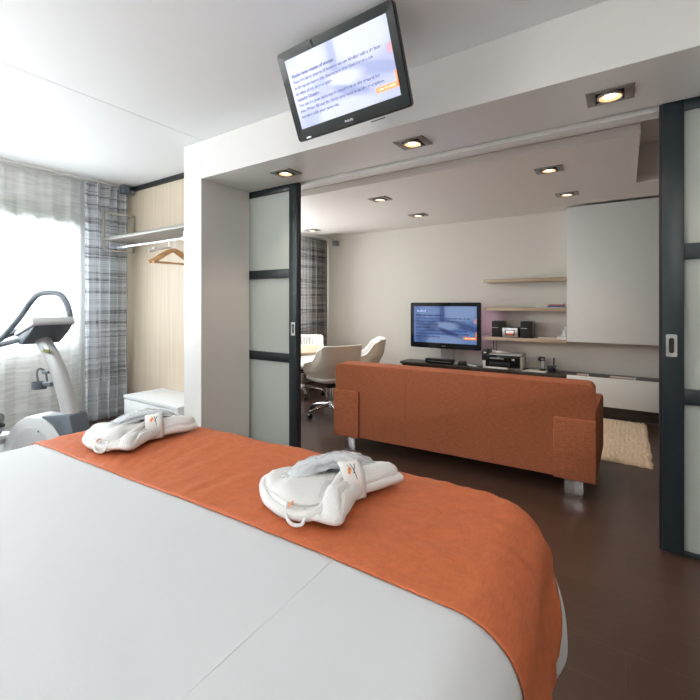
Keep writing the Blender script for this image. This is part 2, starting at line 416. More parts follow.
def window(n, X, y0, y1, z0, z1, ztr, mull):
    w = struct(MB().box(X-.10, X+.02, y0-.05, y1+.05, z0-.035, z0, .004).done('window_%d' % n, 'pvc', smooth=False))
    f = MB(); t = .055
    f.box(X-.09, X-.02, y0, y1, z0, z0+t, .006).box(X-.09, X-.02, y0, y1, z1-t*.5, z1, .006)
    f.box(X-.09, X-.02, y0, y0+t, z0, z1, .006).box(X-.09, X-.02, y1-t, y1, z0, z1, .006)
    if ztr: f.box(X-.09, X-.02, y0, y1, ztr, ztr+.10, .006)
    for y in mull: f.box(X-.09, X-.02, y-.035, y+.035, z0, ztr or z1, .006)
    f.done('window_frame', 'pvc', w)
    MB().box(X-.06, X-.052, y0+.01, y1-.01, z0+.01, z1-.01).done('window_pane', 'pane', w, smooth=False)
window(1, -4.95, -1.15, 2.05, .85, 2.12, None, [.35])
bc = thing('blind_cassette', 'pale green grey blind box above the bedroom window, behind the sheer curtain', 'blind', (-4.95, 0, 2.14))
MB().box(.002, .06, -1.15, 2.06, .0, .17, .006).done('housing', mat('green_grey_panel', (.42, .47, .43), .6), bc)
window(2, -4.42, 3.0, 5.3, .85, 2.25, None, [4.1])
# outdoors seen through the glass: a low pale block beyond the street
def curtain(name, X, y0, y1, z0, z1, folds, amp, m, seed, label, cat, group=None):
    W = (y1-y0)
    def f(u, v):
        ph = u*folds*2*PI+.7*math.sin(u*9+seed)
        a = amp*(.55+.45*v)
        k = 1-v
        return Vector((X+a*math.sin(ph)+.25*amp*math.sin(ph*2.3+seed)*(1-v), y0+u*W+.35*amp*math.sin(ph*2)*(.4+.6*v), z0+(z1-z0)*(1-v)))
    b = MB().sheet(f, int(folds*14), 14, uv=lambda u, v: (u*W*1.35+seed, (1-v)*(z1-z0)))
    o = b.done(name, m, recalc=False, ang=80); return tag(o, label, cat, group)
sh = curtain('sheer_curtain', -4.87, -1.3, 2.10, .03, 2.60, 19, .022, 'sheer', 2.0, 'white translucent sheer curtain hanging across the wide bedroom window', 'curtain')
pc = curtain('plaid_curtain', -4.785, 2.075, 2.535, .04, 2.60, 4.5, .055, 'plaid', .4, 'grey and white plaid curtain gathered beside the bedroom window', 'curtain')
for k in range(4):
    y = 2.12+k*.115
    MB().box(-4.80, -4.792, y-.012, y+.012, 2.50, 2.625, .002).done('pleat_tape', 'whitepl', pc)
t = thing('curtain_rail', 'thin white curtain rail fixed to the bedroom ceiling above the sheer curtain', 'curtain rail', (-4.82, 0, 2.65))
MB().box(-.035, .035, -1.3, 2.53, -.022, 0, .003).done('rail', 'whitepl', t)
t = thing('curtain_motor', 'small grey curtain motor box in the ceiling corner above the plaid curtain', 'curtain motor', (-4.74, 2.51, 2.65))
MB().box(-.045, .045, -.06, .02, -.10, 0, .006).done('housing', 'bikedark', t)
MB().tube([(.03, .03, -.075), (.03, .055, -.075)], .028, 16).done('drive_wheel', 'greypl', t)
p2 = curtain('plaid_curtain', -4.27, 4.72, 5.70, .04, 2.385, 8, .032, 'plaid2', 3.3, 'taupe and grey plaid curtain in the far corner of the living room', 'curtain')
t = thing('curtain_rail', 'short curtain rail above the taupe curtain in the living room corner', 'curtain rail', (-4.27, 0, 2.395))
MB().box(-.02, .02, 4.6, 5.17, -.006, -.001).box(-.02, .02, 5.172, 5.74, .02, .045, .003).done('rail', 'whitepl', t)
t = thing('wall_sensor', 'small grey sensor box on an arm high on the wall beside the taupe curtain', 'sensor', (-4.10, 5.715, 2.33))
MB().box(-.045, .045, -.05, .03, -.04, .045, .008).done('housing', 'greypl', t); MB().tube([(-.02, 0, .04), (-.09, 0, .075)], .008).done('arm', 'steel', t)
t = thing('wall_socket', 'white wall socket low behind the sheer curtain beside the exercise bike', 'socket', (-4.947, 1.78, .33))
MB().box(0, .012, -.075, .075, -.04, .04, .004).done('cover_plate', 'whitepl', t)
for s in (-1, 1): MB().lathe([(0, 0), (.02, 0), (.02, .003), (0, .003)], 20).done('outlet', 'greypl', t).matrix_local = Matrix.Translation((.011, s*.036, 0)) @ Matrix.Rotation(R(90), 4, 'Y')

# ------------------------------------------------------------------ sliding doors
def sliding_door(n, x0, x1, hx):
    d = struct(MB().box(x0, x1, 2.706, 2.748, .012, .031, .003).done('door_%d' % n, 'frame', smooth=False))
    H = 2.352; sw = .090
    f = MB()
    for a, b in ((x0, x0+sw), (x1-sw, x1)): f.box(a, b, 2.70, 2.752, .012, H, .004)
    for a, b in ((.012, .032), (.785, .865), (1.53, 1.61), (2.292, H)): f.box(x0+sw, x1-sw, 2.704, 2.748, a, b, .003)
    f.done('door_frame', 'frame', d)
    for a, b in ((.032, .785), (.865, 1.53), (1.61, 2.292)): MB().box(x0+sw-.01, x1-sw+.01, 2.722, 2.730, a-.01, b+.01).done('glass_panel', 'frost', d, smooth=False)
    e = x1 if n == 1 else x0; s = 1 if n == 1 else -1
    MB().box(min(e, e+s*.012), max(e, e+s*.012), 2.712, 2.742, .012, H-.005).done('rubber_seal', 'blackgap', d, smooth=False)
    # recessed pull
    h = MB(); zc = 1.085
    O = []; I = []
    for k in range(32):
        a = 2*PI*k/32; ca, sa = math.cos(a), math.sin(a)
        I.append((hx+.013*ca, zc+.012*sa+(.030 if sa > 0 else -.030)))
        q = max(abs(ca)/.023, abs(sa)/.058); O.append((hx+ca/q, zc+sa/q))
    bm = h.bm
    vo = [bm.verts.new((x, 2.6955, z)) for x, z in O]; vb = [bm.verts.new((x, 2.701, z)) for x, z in O]
    vi = [bm.verts.new((x, 2.6955, z)) for x, z in I]; vd = [bm.verts.new((hx+(x-hx)*.8, 2.7000, zc+(z-zc)*.92)) for x, z in I]
    for k in range(32):
        j = (k+1) % 32
        bm.faces.new((vo[k], vo[j], vi[j], vi[k])); bm.faces.new((vi[k], vi[j], vd[j], vd[k])); bm.faces.new((vb[k], vb[j], vo[j], vo[k]))
    hd = h.done('door_handle', 'steel', d, ang=30)
    g = MB(); bm = g.bm; vv = [bm.verts.new((hx+(x-hx)*.8, 2.6995, zc+(z-zc)*.92)) for x, z in I]; bm.faces.new(vv)
    g.done('pull_recess', M['pull'], hd)
    return d
sliding_door(1, -3.41, -2.352, -2.392)
sliding_door(2, .160, 1.30, .198)

# ------------------------------------------------------------------ downlights
def downlight(loc, rz, label, power, first=[None]):
    if first[0] is None:
        t = thing('recessed_downlight', label, 'ceiling light', loc, rz, 'square recessed downlights')
        w, i, z = .082, .060, -.006
        f = MB()
        f.box(-w-.02, -i, -w, w, z, -.0005, .001).box(i, w+.02, -w, w, z, -.0005, .001).box(-i, i, -w, -i, z, -.0005, .001).box(-i, i, i, w, z, -.0005, .001)
        f.done('frame', 'nickel', t)
        MB().box(-i, i, -i, i, -.003, -.0006).done('recess', 'blackin', t, smooth=False)
        MB().lathe([(.055, -.003), (.056, -.013), (.052, -.016), (.047, -.010), (.044, -.0035)], 32).done('lamp_ring', 'nickel', t)
        MB().lathe([(.050, -.0125), (.039, -.0060), (.028, -.0050)], 32).done('reflector', 'reflector', t)
        MB().lathe([(0, -.0105), (.020, -.0095), (.030, -.0060)], 28).done('bulb', 'lamp', t)
        first[0] = t
    else:
        t = copy_tree(first[0], loc, rz, label)
    l = bpy.data.lights.new('downlight_beam', 'SPOT'); l.energy = power; l.spot_size = R(105); l.spot_blend = .8; l.shadow_soft_size = .03; l.color = (1, .80, .60)
    o = bpy.data.objects.new('downlight_beam', l); COL.objects.link(o); o.location = (loc[0], loc[1], loc[2]-.03)
    return t
PW = 20
downlight((-2.242, 2.440, 2.34), 0, 'square downlight in the beam underside, leftmost, above the left sliding door', PW)
downlight((-1.142, 2.440, 2.34), 0, 'square downlight in the beam underside, right below the ceiling-hung television', PW)
downlight((-.064, 2.430, 2.34), 0, 'large square downlight in the beam underside, nearest the right sliding door', PW)
downlight((-2.13, 3.757, 2.395), 0, 'living room ceiling downlight straight beyond the tilted television, left of two', PW)
downlight((-2.124, 4.691, 2.395), 0, 'small living room ceiling downlight above the far wall television', PW)
downlight((-.518, 3.696, 2.395), 0, 'living room ceiling downlight above the right end of the sofa', PW)
downlight((-.484, 4.619, 2.395), 0, 'living room ceiling downlight just before the white wall cabinet', PW)
downlight((-3.859, 4.772, 2.395), 0, 'living room ceiling downlight in front of the taupe curtain', PW)

# ------------------------------------------------------------------ bed
BEDROT = 3.5; BO = Vector((-.203, 1.54, 0)); BW, BL = 2.22, 2.12   # origin: right foot corner, local x to the left is negative
def bedw(): return Matrix.Translation(BO) @ Matrix.Rotation(R(BEDROT), 4, 'Z')
bed = thing('double_bed', 'wide double bed with a grey upholstered base under the white duvet', 'bed', BO, BEDROT)
MB().box(-BW+.10, -.10, -BL+.05, -.12, .10, .34, .03, 3).done('bed_base', 'bedbase', bed)
MB().box(-BW+.07, -.07, -BL+.02, -.09, .345, .60, .07, 4).done('mattress', 'linen', bed)
for x in (-BW+.2, -.2):
    for y in (-BL+.2, -.25): MB().tube([(x, y, 0), (x, y, .11)], .03, 14).done('leg', 'black', bed)
def duvet_bm():
    b = MB(); bm = b.bm
    prof = []      # (outset from the crown line, z)
    r = .135
    for k in range(9):
        a = k/8*PI/2*.93; prof.append((-r+r*math.sin(a), .655-r*(1-math.cos(a))))
    prof += [(0.0, .50), (.012, .45), (.026, .40), (.034, .35), (.036, .30), (.040, .25), (.030, .21), (.0, .18), (-.03, .17)]
    n = 240
    def loop(off):
        rc = .21+off; rc = max(rc, .03)
        x0, x1, y0, y1 = -BW-off, off, -BL-off, off
        segs = [((x1, y0+rc), (x1, y1-rc)), ('a', x1-rc, y1-rc, 0), ((x1-rc, y1), (x0+rc, y1)), ('a', x0+rc, y1-rc, 90), ((x0, y1-rc), (x0, y0+rc)), ('a', x0+rc, y0+rc, 180), ((x0+rc, y0), (x1-rc, y0)), ('a', x1-rc, y0+rc, 270)]
        pts = []
        for sg in segs:
            if sg[0] == 'a':
                for k in range(12): a = R(sg[3]+90*k/12); pts.append((sg[1]+rc*math.cos(a), sg[2]+rc*math.sin(a)))
            else:
                (ax, ay), (bx, by) = sg
                for k in range(48): u = k/48; pts.append((ax+(bx-ax)*u, ay+(by-ay)*u))
        return pts
    prev = None
    for off, z in reversed(prof):
        ring = [bm.verts.new((x, y, z)) for x, y in loop(off)]
        if prev:
            for k in range(len(ring)): j = (k+1) % len(ring); bm.faces.new((prev[k], prev[j], ring[j], ring[k]))
        prev = ring
    # inside: shrink the loop towards the middle
    base = [v.co.copy() for v in prev]; c = Vector((-BW/2, -BL/2, .655))
    for t in (.94, .88, .81, .74, .66, .58, .49, .4, .3, .2, .1):
        ring = [bm.verts.new(c+(p-c)*t) for p in base]
        for k in range(len(ring)): j = (k+1) % len(ring); bm.faces.new((prev[k], prev[j], ring[j], ring[k]))
        prev = ring
    v = bm.verts.new(c)
    for k in range(len(prev)): bm.faces.new((prev[k], prev[(k+1) % len(prev)], v))
    bmesh.ops.recalc_face_normals(bm, faces=bm.faces)
    for v in bm.verts:
        x, y, z = v.co
        d = .008*noise.noise(Vector((x*2.2, y*2.2, 3)))+.004*noise.noise(Vector((x*5, y*9, 8)))
        if z > .6:
            v.co.z += d+.010*math.sin(PI*min(1, max(0, -x/BW)))
        else:
            k = min(1, (.6-z)/.2)
            v.co.x += k*(.008*math.sin(y*17+2*math.sin(y*5))-.012); v.co.y += k*.014*math.sin(x*15)
            q = min(1, max(0, (y+.24)/.13)); q = q*q*(3-2*q)
            if x > -.5: v.co.x += q*.036*math.sin(min(1, (.6-z)/.22)*PI*.5)
    return b
b = duvet_bm()
# one long crease across the white top
for v in b.bm.verts:
    pass
duvet = b.done('duvet', 'linen', ang=60)
duvet.matrix_world = bedw(); tag(duvet, 'smooth white duvet covering the whole bed and hanging over its sides', 'duvet')
md = duvet.modifiers.new('s', 'SUBSURF'); md.levels = md.render_levels = 1
# crease: a thin raised seam
def top_z(x, y): return .655+.008*noise.noise(Vector((x*2.2, y*2.2, 3)))+.004*noise.noise(Vector((x*5, y*9, 8)))+.010*math.sin(PI*min(1, max(0, -x/BW)))
iMb = bedw().inverted(); A_ = iMb @ Vector((-.598, .38, .66)); B_ = iMb @ Vector((-.606, .865, .66))
MB().tube([(A_.x+(B_.x-A_.x)*k/24, A_.y+(B_.y-A_.y)*k/24, top_z(A_.x+(B_.x-A_.x)*k/24, A_.y+(B_.y-A_.y)*k/24)-.0012) for k in range(-8, 24)], .0020, 6).done('duvet_seam', 'linen', duvet)
# runner: cut from the duvet's own surface, lifted, finely wrinkled
b = duvet_bm(); bm = b.bm
bmesh.ops.subdivide_edges(bm, edges=[e for e in bm.edges if all(v.co.y > -.95 for v in e.verts)], cuts=1, use_grid_fill=True)
iM = bedw().inverted()
a = iM @ Vector((-2.06, .80, 0)); c2 = iM @ Vector((-.20, .80, 0))
cut_near = Vector((0, -.735, 0)); 
def bis(co, no):
    g = bm.verts[:]+bm.edges[:]+bm.faces[:]
    bmesh.ops.bisect_plane(bm, geom=g, plane_co=co, plane_no=no, clear_outer=True)
bis((0, -.70, 0), (math.sin(R(-1.8)), -math.cos(R(-1.8)), 0))
bis((0, -.085, 0), (0, 1, 0))
bis((0, -.13, .58), (.3, 1, -.35))
bis((-1, 0, .30), (0, 0, -1))
bm.normal_update()
for v in bm.verts:
    x, y, z = v.co
    w = .004*noise.noise(Vector((x*9, y*26, 2)))+.004*noise.noise(Vector((x*22, y*14, 5)))+.003*noise.noise(Vector((x*8+y*30, x*30-y*8, 9)))
    dl = y+.70+x*math.tan(R(1.8)); edge = min(abs(dl), .05)/.05
    if z > .58: w = w*min(1, edge+.15)+(edge*(1-edge))*.006*math.sin(x*60+4*math.sin(x*13))
    else: w += .004*math.sin(y*42+6*math.sin(y*4)+z*6)*min(1, (.6-z)/.2)
    v.co += v.normal*(.0065+w)
    if z < .48: v.co.x += .004*min(1, (.48-z)/.15)*min(1, max(0, (y+.6)/.3))
run = b.done('bed_runner', 'runner', ang=70, recalc=False); run.matrix_world = bedw(); tag(run, 'orange fabric runner laid across the foot of the white bed', 'bed runner')
md = run.modifiers.new('t', 'SOLIDIFY'); md.thickness = .003; md.offset = -1

# ------------------------------------------------------------------ bathrobes with slippers
def bathrobe(loc, rz, seed, label, slabel, prz):
    t = thing('folded_bathrobe', label, 'bathrobe', loc, rz)
    def sst(a, b, x): k = min(1, max(0, (x-a)/(b-a))); return k*k*(3-2*k)
    def seg(x, y, pts):              # signed distance to a polyline
        best = 9; sg = 1
        for (ax, ay), (bx, by) in zip(pts, pts[1:]):
            dx, dy = bx-ax, by-ay; k = min(1, max(0, ((x-ax)*dx+(y-ay)*dy)/(dx*dx+dy*dy)))
            px_, py_ = ax+dx*k-x, ay+dy*k-y; d = math.hypot(px_, py_)
            if d < best: best = d; sg = 1 if dx*(y-ay)-dy*(x-ax) > 0 else -1
        return best*sg
    lapel = [(.34, .06), (.22, -.01), (.10, -.075), (.045, -.13), (.03, -.20)]
    lapel2 = [(.30, -.02), (.20, -.075), (.13, -.12), (.09, -.19)]
    def fold(x, y, w):
        d = seg(x, y, lapel); d2 = seg(x, y, lapel2)
        z = .016*sst(-.004, .012, d)-.012*math.exp(-((d+.004)/.006)**2)
        z += -.010*math.exp(-(d2/.005)**2)+.008*sst(0, .02, d2)
        z += .005*math.sin(x*24-y*36+2*math.sin(y*14+seed))+.008*noise.noise(Vector((x*10, y*10, seed)))
        return z*min(1, w*1.3)
    O = [(-.045, .17), (-.075, .03), (-.04, -.09), (.035, -.185), (.075, -.215), (.13, -.16), (.24, -.075), (.40, -.045), (.43, .03), (.36, .075), (.27, .10), (.12, .18), (.0, .21)]
    b = MB()
    b.pad(O, 0, .070, fn=fold, n=150, rings=26, p=2.1)
    # upper front panel with a thick rolled collar edge
    b.pad([(-.035, .14), (-.06, .02), (-.03, -.08), (.04, -.13), (.11, -.085), (.20, -.02), (.25, .05), (.13, .13), (.02, .165)], .028, .062, fn=fold, n=120, rings=20, p=2.0)
    b.tube([(.02, .17, .052), (-.045, .135, .040), (-.072, .03, .030), (-.045, -.08, .028), (.02, -.145, .036), (.085, -.115, .058), (.16, -.055, .080), (.23, .0, .088)], lambda k: .013+.004*math.sin(k*PI), 10, smooth=3)
    # sleeve rolled into the narrow end
    b.pad([(.20, -.07), (.34, -.065), (.435, -.055), (.45, -.01), (.44, .035), (.34, .05), (.20, .06)], .012, .072, fn=lambda x, y, w: w*.008*math.sin(y*75+x*10), n=90, rings=14, p=2.6)
    b.tube([(.22, .025, .058), (.33, .010, .056), (.432, -.002, .048)], lambda k: .027-.004*k, 14, smooth=2, rx=1.3)
    b.tube([(.26, -.052, .034), (.35, -.052, .034), (.442, -.042, .030)], lambda k: .022-.003*k, 14, smooth=2, rx=1.2)
    b.noise(.0035, 16, seed)
    b.done('robe', 'waffle', t, ang=75)
    MB().tube([(-.035, -.055, .052), (-.055, -.085, .034), (-.052, -.125, .020), (-.018, -.145, .022), (.0, -.11, .052)], .0055, 8, smooth=3).done('hanging_loop', 'waffle', t)
    m = Matrix.Translation((-.030, -.075, .060)) @ Matrix.Rotation(R(-40), 4, 'Z') @ Matrix.Rotation(R(-40), 4, 'Y')
    MB().box(-.007, .007, -.020, .020, -.001, .001, mtx=m).done('care_label', 'orange', t)['label'] = 'small orange care label'
    def band(u, v):
        a = -.10+u*PI*1.04
        x = .235+(v-.5)*.088; y = .005-.088*math.cos(a); z = max(.010, .014+.098*max(0, math.sin(a))**.62)
        return Vector((x+.25*(y-.0), y, z))
    bd = MB().sheet(band, 28, 4).done('paper_band', 'paper', t, ang=80, recalc=False)
    md = bd.modifiers.new('t', 'SOLIDIFY'); md.thickness = .0012
    def onband(u, v): p = band(u, v); return p+Vector((0, -.0006, .0022))
    g = MB()
    for (u0, v0, u1, v1, w) in ((.27, .30, .36, .42, .016), (.34, .25, .30, .50, .013)):
        g.sheet(lambda a, c, u0=u0, v0=v0, u1=u1, v1=v1, w=w: onband(u0+(u1-u0)*a-(c-.5)*w*1.5, v0+(v1-v0)*a+(c-.5)*w*6), 4, 2)
    g.done('orange_mark', 'orange', bd, recalc=False)
    g = MB()
    for (u0, v0, u1, v1, w) in ((.18, .62, .42, .50, .006), (.26, .52, .40, .70, .005), (.32, .46, .41, .36, .005)):
        g.sheet(lambda a, c, u0=u0, v0=v0, u1=u1, v1=v1, w=w: onband(u0+(u1-u0)*a-(c-.5)*w*1.5, v0+(v1-v0)*a+(c-.5)*w*6), 4, 2)
    g.done('dark_mark', 'darkprint', bd, recalc=False)
    t.scale = (.89, 1, .95)
    # slippers in a clear bag, lying along the robe under the band
    wm = Matrix.Translation(loc) @ Matrix.Rotation(R(rz), 4, 'Z')
    sl_ = wm @ Vector((.175, .045, .084))
    s = thing('slippers_in_bag', slabel, 'slippers', sl_, rz+prz)
    def sag(b):
        for v in b.bm.verts: v.co.z -= .9*v.co.x**2*(1 if v.co.x < 0 else 1.1)
        return b
    for dz, dy in ((0, -.008), (.013, .010)):
        sag(MB().pad([(-.13, dy), (-.115, dy+.032), (-.02, dy+.034), (.08, dy+.044), (.12, dy+.02), (.12, dy-.02), (.08, dy-.040), (-.02, dy-.032), (-.115, dy-.032)], dz, .006, n=60, rings=6)).done('sole', 'sole', s)
        sag(MB().pad([(-.13, dy), (-.115, dy+.034), (-.02, dy+.036), (.08, dy+.046), (.122, dy+.02), (.122, dy-.02), (.08, dy-.042), (-.02, dy-.034), (-.115, dy-.034)], dz+.005, .010, n=60, rings=6)).done('slipper', 'slipper', s)
    fb = MB().pad([(-.165, -.02), (-.14, .05), (-.03, .052), (.09, .062), (.15, .04), (.155, -.03), (.09, -.056), (-.03, -.048), (-.14, -.05)], -.006, .042, n=110, rings=12, p=2.0)
    fb.noise(.008, 34, seed); fb.noise(.004, 80, seed); sag(fb)
    fb.done('plastic_bag', 'film', s, ang=35)
    for x0, sgn in ((-.150, -1), (.140, 1)):
        sag(MB().sheet(lambda u, v: Vector((x0+sgn*u*.035, (v-.5)*(.06+.045*u)+.004*math.sin(v*40), .014+.004*math.sin(v*30+u*3)-.006*u)), 4, 24)).done('bag_flap', 'film', s, recalc=False, ang=25)
    return t
bathrobe((-.862, .955, .668), 65, 1.7, 'folded white waffle bathrobe in a paper band, nearer the middle of the bed', 'slippers in a clear bag on the bathrobe nearer the middle of the bed', -4)
bathrobe((-1.925, .915, .668), 74, 5.2, 'folded white waffle bathrobe in a paper band, towards the window side of the bed', 'slippers in a clear bag on the bathrobe towards the window side', 10)

# ------------------------------------------------------------------ televisions
LINES = [('Kleding laten wassen of stomen', 1), ('Voor het laten wassen of stomen van uw kleding vult u de bon', 0), ('in die op uw kamer ligt. Samen met deze bon levert u uw', 0), ('kleding af bij de receptie.', 0),
         ('Laundry Cleaning', 1), ('You can let your garments be laundered or dry cleaned for', 0), ('you. Please fill out the form and hand in at the reception,', 0), ('together with your garments.', 0)]
def television(t, W, bez, bot, smat, tx, orange):
    H = W*9/16
    ow, ot, ob = W/2+bez, H/2+bez, H/2+bot
    f = MB(); bm = f.bm
    def rr(w, t_, b_, r, y):
        pts = []
        for (cx, cz, a0) in ((w-r, t_-r, 0), (-w+r, t_-r, 90), (-w+r, -b_+r, 180), (w-r, -b_+r, 270)):
            for k in range(7): a = R(a0+15*k); pts.append((cx+r*math.cos(a), y, cz+r*math.sin(a)))
        return pts
    loops = [rr(W/2, H/2, H/2, .001, .006), rr(W/2, H/2, H/2, .001, .0), rr(ow-.004, ot-.004, ob-.004, .015, -.002), rr(ow, ot, ob, .018, .004), rr(ow, ot, ob, .018, .030), rr(ow-.03, ot-.03, ob-.03, .018, .052)]
    R0 = [[bm.verts.new(p) for p in l] for l in loops]
    for A, B in zip(R0, R0[1:]):
        for k in range(len(A)): j = (k+1) % len(A); bm.faces.new((A[k], A[j], B[j], B[k]))
    bm.faces.new(R0[-1])
    f.done('bezel', 'gloss', t, ang=30)
    g = MB(); g.box(-.5, .5, 0, .002, -9/32, 9/32)
    so = g.done('screen', smat, t, smooth=False); so.scale = (W, 1, W); so.location = (0, .003, 0)
    MB().box(-W*.35, W*.35, .045, .085, -H*.35, H*.3, .015).done('rear_housing', 'black', t)
    z = .132; n = 0
    for s, bold in LINES:
        text_mesh('screen_text', s, .034*W, tx, t, (-.465*W, .0012, z*W), width=None if False else W*.0148*len(s)*(.98 if not bold else 1.0), bold=.0022*W if bold else .0010*W)
        z -= .047 if n != 3 else .047
        n += 1
    g = MB()
    for k in range(7): g.tube([((-.44+.022*k)*W, .0016, .198*W), ((-.432+.022*k)*W, .0016, (.215 if k % 3 else .228)*W)], .004*W, 6)
    g.done('faint_logo', logo_m, t)
    MB().box(.30*W, .5*W, .0008, .0018, -.215*W, -.175*W).done('screen_banner', orange, t, smooth=False)
    MB().box(.482*W, .5*W, .0008, .0018, -.215*W, -.10*W).done('screen_banner', orange, t, smooth=False)
    g = MB()
    for k, (a, c) in enumerate(((0, 4), (5.2, 2), (8.2, 6))): g.box((.325+a*.0105)*W, (.325+(a+c)*.0105)*W, .0003, .0009, -.199*W, -.190*W)
    g.done('banner_lettering', banner_m, t, smooth=False)
    text_mesh('maker_name', 'PHILIPS', .026*W if W < .8 else .018, 'alu', t, (0, -.0022, -H/2-bot*.62), align='CENTER')
txm = emis('dark_screen_text', (.16, .18, .36), .55); logo_m = emis('pale_caption', (.50, .53, .84), .9); banner_m = emis('banner_lettering', (1, .72, .5), .8)
txm2 = emis('dim_screen_text', (.02, .03, .10), .3)
tv = thing('ceiling_television', 'black flat television hanging tilted from the bedroom ceiling in front of the beam', 'television')
S = .60; cen = Vector((-1.959*S, 2.778*S, 1.3+1.865*S))
rx_ = Vector((.999, .006, .037)).normalized(); nn = Vector((.02, -.923, -.384)).normalized(); up_ = nn.cross(rx_)*1; up_ = (-nn).cross(rx_)*-1
yv = -nn; zv = rx_.cross(yv).normalized(); xv = yv.cross(zv).normalized()
tv.matrix_world = Matrix.Translation(cen) @ Matrix((xv, yv, zv)).transposed().to_4x4()
television(tv, .60, .042, .060, screen_mat('bedroom_screen_picture', (.56, .61, .90), (.80, .84, 1.0), (.36, .42, .72), 1.0), txm, emis('orange_banner', (.95, .30, .12), .9))
MB().box(.12, .20, -.003, .001, -.243, -.238, .001).done('control_strip', 'black', tv)
MB().lathe([(0, 0), (.008, 0), (.011, .02), (.008, .03), (0, .03)], 16, (-.11, .004, .173)).done('sensor', 'black', tv)
# ceiling arm
tb = tv.matrix_world @ Vector((0, .08, 0)); inv = tv.matrix_world.inverted()
loc = inv @ Vector((tb.x, tb.y+.02, 2.648))
MB().tube([(0, .08, .0), tuple((Vector((0, .08, 0))+loc)/2+Vector((0, .03, 0))), tuple(loc)], .018, 14).done('ceiling_arm', 'greypl', tv)
MB().box(-.28, -.25, -.004, .001, -.222, -.214, .0005).done('badge', 'alu', tv)

# ------------------------------------------------------------------ wardrobe niche
t = thing('luggage_rack', 'grey shelf with a chrome clothes rail mounted on the pale wood niche wall', 'wall rack', (-4.72, 2.25, 1.89))
MB().box(-.012, .012, -.012, .012, -.0, .42, .002).done('post', 'rackmetal', t)
MB().box(-.012, .012, .31, .334, .0, .42, .002).done('post', 'rackmetal', t)
MB().box(-.012, .012, -.012, .334, .40, .424, .002).done('top_bar', 'rackmetal', t)
MB().box(-.012, 1.545, -.009, .009, -.009, .009, .002).box(-.009, .009, -.012, .334, -.009, .009, .002).done('clothes_rail', 'chrome', t)
MB().box(-.005, 1.55, -.005, .34, .098, .118, .002).done('shelf', mat('grey_shelf_board', (.33, .31, .29), .5), t)
MB().box(-.005, 1.55, -.016, -.006, .092, .124, .002).done('shelf_edge', 'nickel', t)
MB().tube([(1.44, 0, -.0), (1.44, 0, .06)], .012).box(1.415, 1.465, -.02, .02, -.02, .015, .005).done('rail_bracket', 'steel', t)
def hanger(loc, rz, wood, label, group=None, w=.21):
    t = thing('clothes_hanger', label, 'clothes hanger', loc, rz, group)
    # shoulder in the local XZ plane; hook above
    pts = [(-w, 0, -.15), (-w*.8, 0, -.125), (-w*.4, 0, -.065), (0, 0, -.015), (w*.4, 0, -.065), (w*.8, 0, -.125), (w, 0, -.15)]
    if wood:
        MB().tube(pts, .017, 10, smooth=2, rx=.55).done('shoulder', 'hangerwood', t)
        MB().tube([(-w*.88, 0, -.146), (w*.88, 0, -.146)], .007, 8).done('trouser_bar', 'hangerwood', t)
    else:
        MB().tube([(a, b, c*.45-.012) for a, b, c in pts], .011, 10, smooth=2, rx=.5).done('shoulder', 'whitepl', t)
        for s in (-1, 1): MB().box(s*w*.7-.018, s*w*.7+.018, -.012, .012, -.075, -.035, .004).done('clip', 'whitepl', t)
    hk = [(0, 0, -.02), (0, 0, .03)]+[(-.017*math.cos(R(a))+0, 0, .050+.017*math.sin(R(a))) for a in range(-60, 200, 26)]
    MB().tube(hk, .0025, 8).done('hook', 'chrome', t)
    return t
hanger((-3.42, 2.25, 1.818), 90, True, 'brown wooden hanger on the rail, nearest the pillar')
hanger((-3.47, 2.25, 1.818), 84, True, 'brown wooden hanger on the rail, second from the pillar')
hanger((-3.52, 2.25, 1.845), 97, False, 'white plastic clip hanger on the rail, farthest from the pillar')
t = thing('drawer_cabinet', 'low white drawer cabinet against the pale wood niche wall', 'cabinet', (-3.72, 2.38, 0))
MB().box(-.45, .45, -.18, .20, .04, .36).done('carcass', 'drawerwhite', t, smooth=False)
MB().box(-.455, .455, -.205, .215, .362, .392, .002).done('top_panel', 'drawerwhite', t)
d = MB().box(-.448, .448, -.200, -.182, .05, .355, .002).done('drawer', 'drawerwhite', t)
MB().box(-.06, .06, -.204, -.199, .285, .318, .002).done('handle', 'steel', d); MB().box(-.045, .05, -.2048, -.2038, .292, .311).done('grip_slot', 'bikegrip', d, smooth=False)
MB().box(.458, .548, -.12, .19, .0, .372, .002).done('side_post', mat('light_grey_panel', (.52, .52, .50), .5), t)
MB().box(-.42, .42, -.15, .18, 0, .04).done('plinth', 'greypl', t, smooth=False)

# ------------------------------------------------------------------ exercise bike (local x = forward)
bk = thing('exercise_bike', 'silver grey upright exercise bike standing by the bedroom window', 'exercise bike', (-3.45, 1.30, 0), 15)
# local: s = forward, height z, y across
MB().box(.20, .30, -.27, .27, .0, .07, .02, 3).done('front_foot', 'bikedark', bk)
MB().box(-1.05, -.95, -.25, .25, .0, .07, .02, 3).done('rear_foot', 'bikedark', bk)
arc = [(.36*math.cos(R(a))-.09, .07+.43*math.sin(R(a))) for a in range(0, 181, 12)]
hs = MB().prism([(.30, .06)]+arc+[(-.48, .06)], -.085, .085, 'y', .025).done('flywheel_housing', 'bikepale', bk)
MB().prism([(.24*math.cos(R(a))-.09, .10+.32*math.sin(R(a))) for a in range(0, 361, 15)][:-1], -.094, .094, 'y', .006).done('side_cover', 'bikegrey', bk)
MB().tube([(-.02, -.098, .40), (-.02, -.094, .40)], .006, 10).done('screw', 'black', bk)
MB().prism([(-.06, .495), (.08, .44), (.18, .32), (.21, .10), (.31, .10), (.30, .34), (.245, .53), (.13, .53)], -.072, .072, 'y', .02).done('front_shroud', 'bikedark', bk)
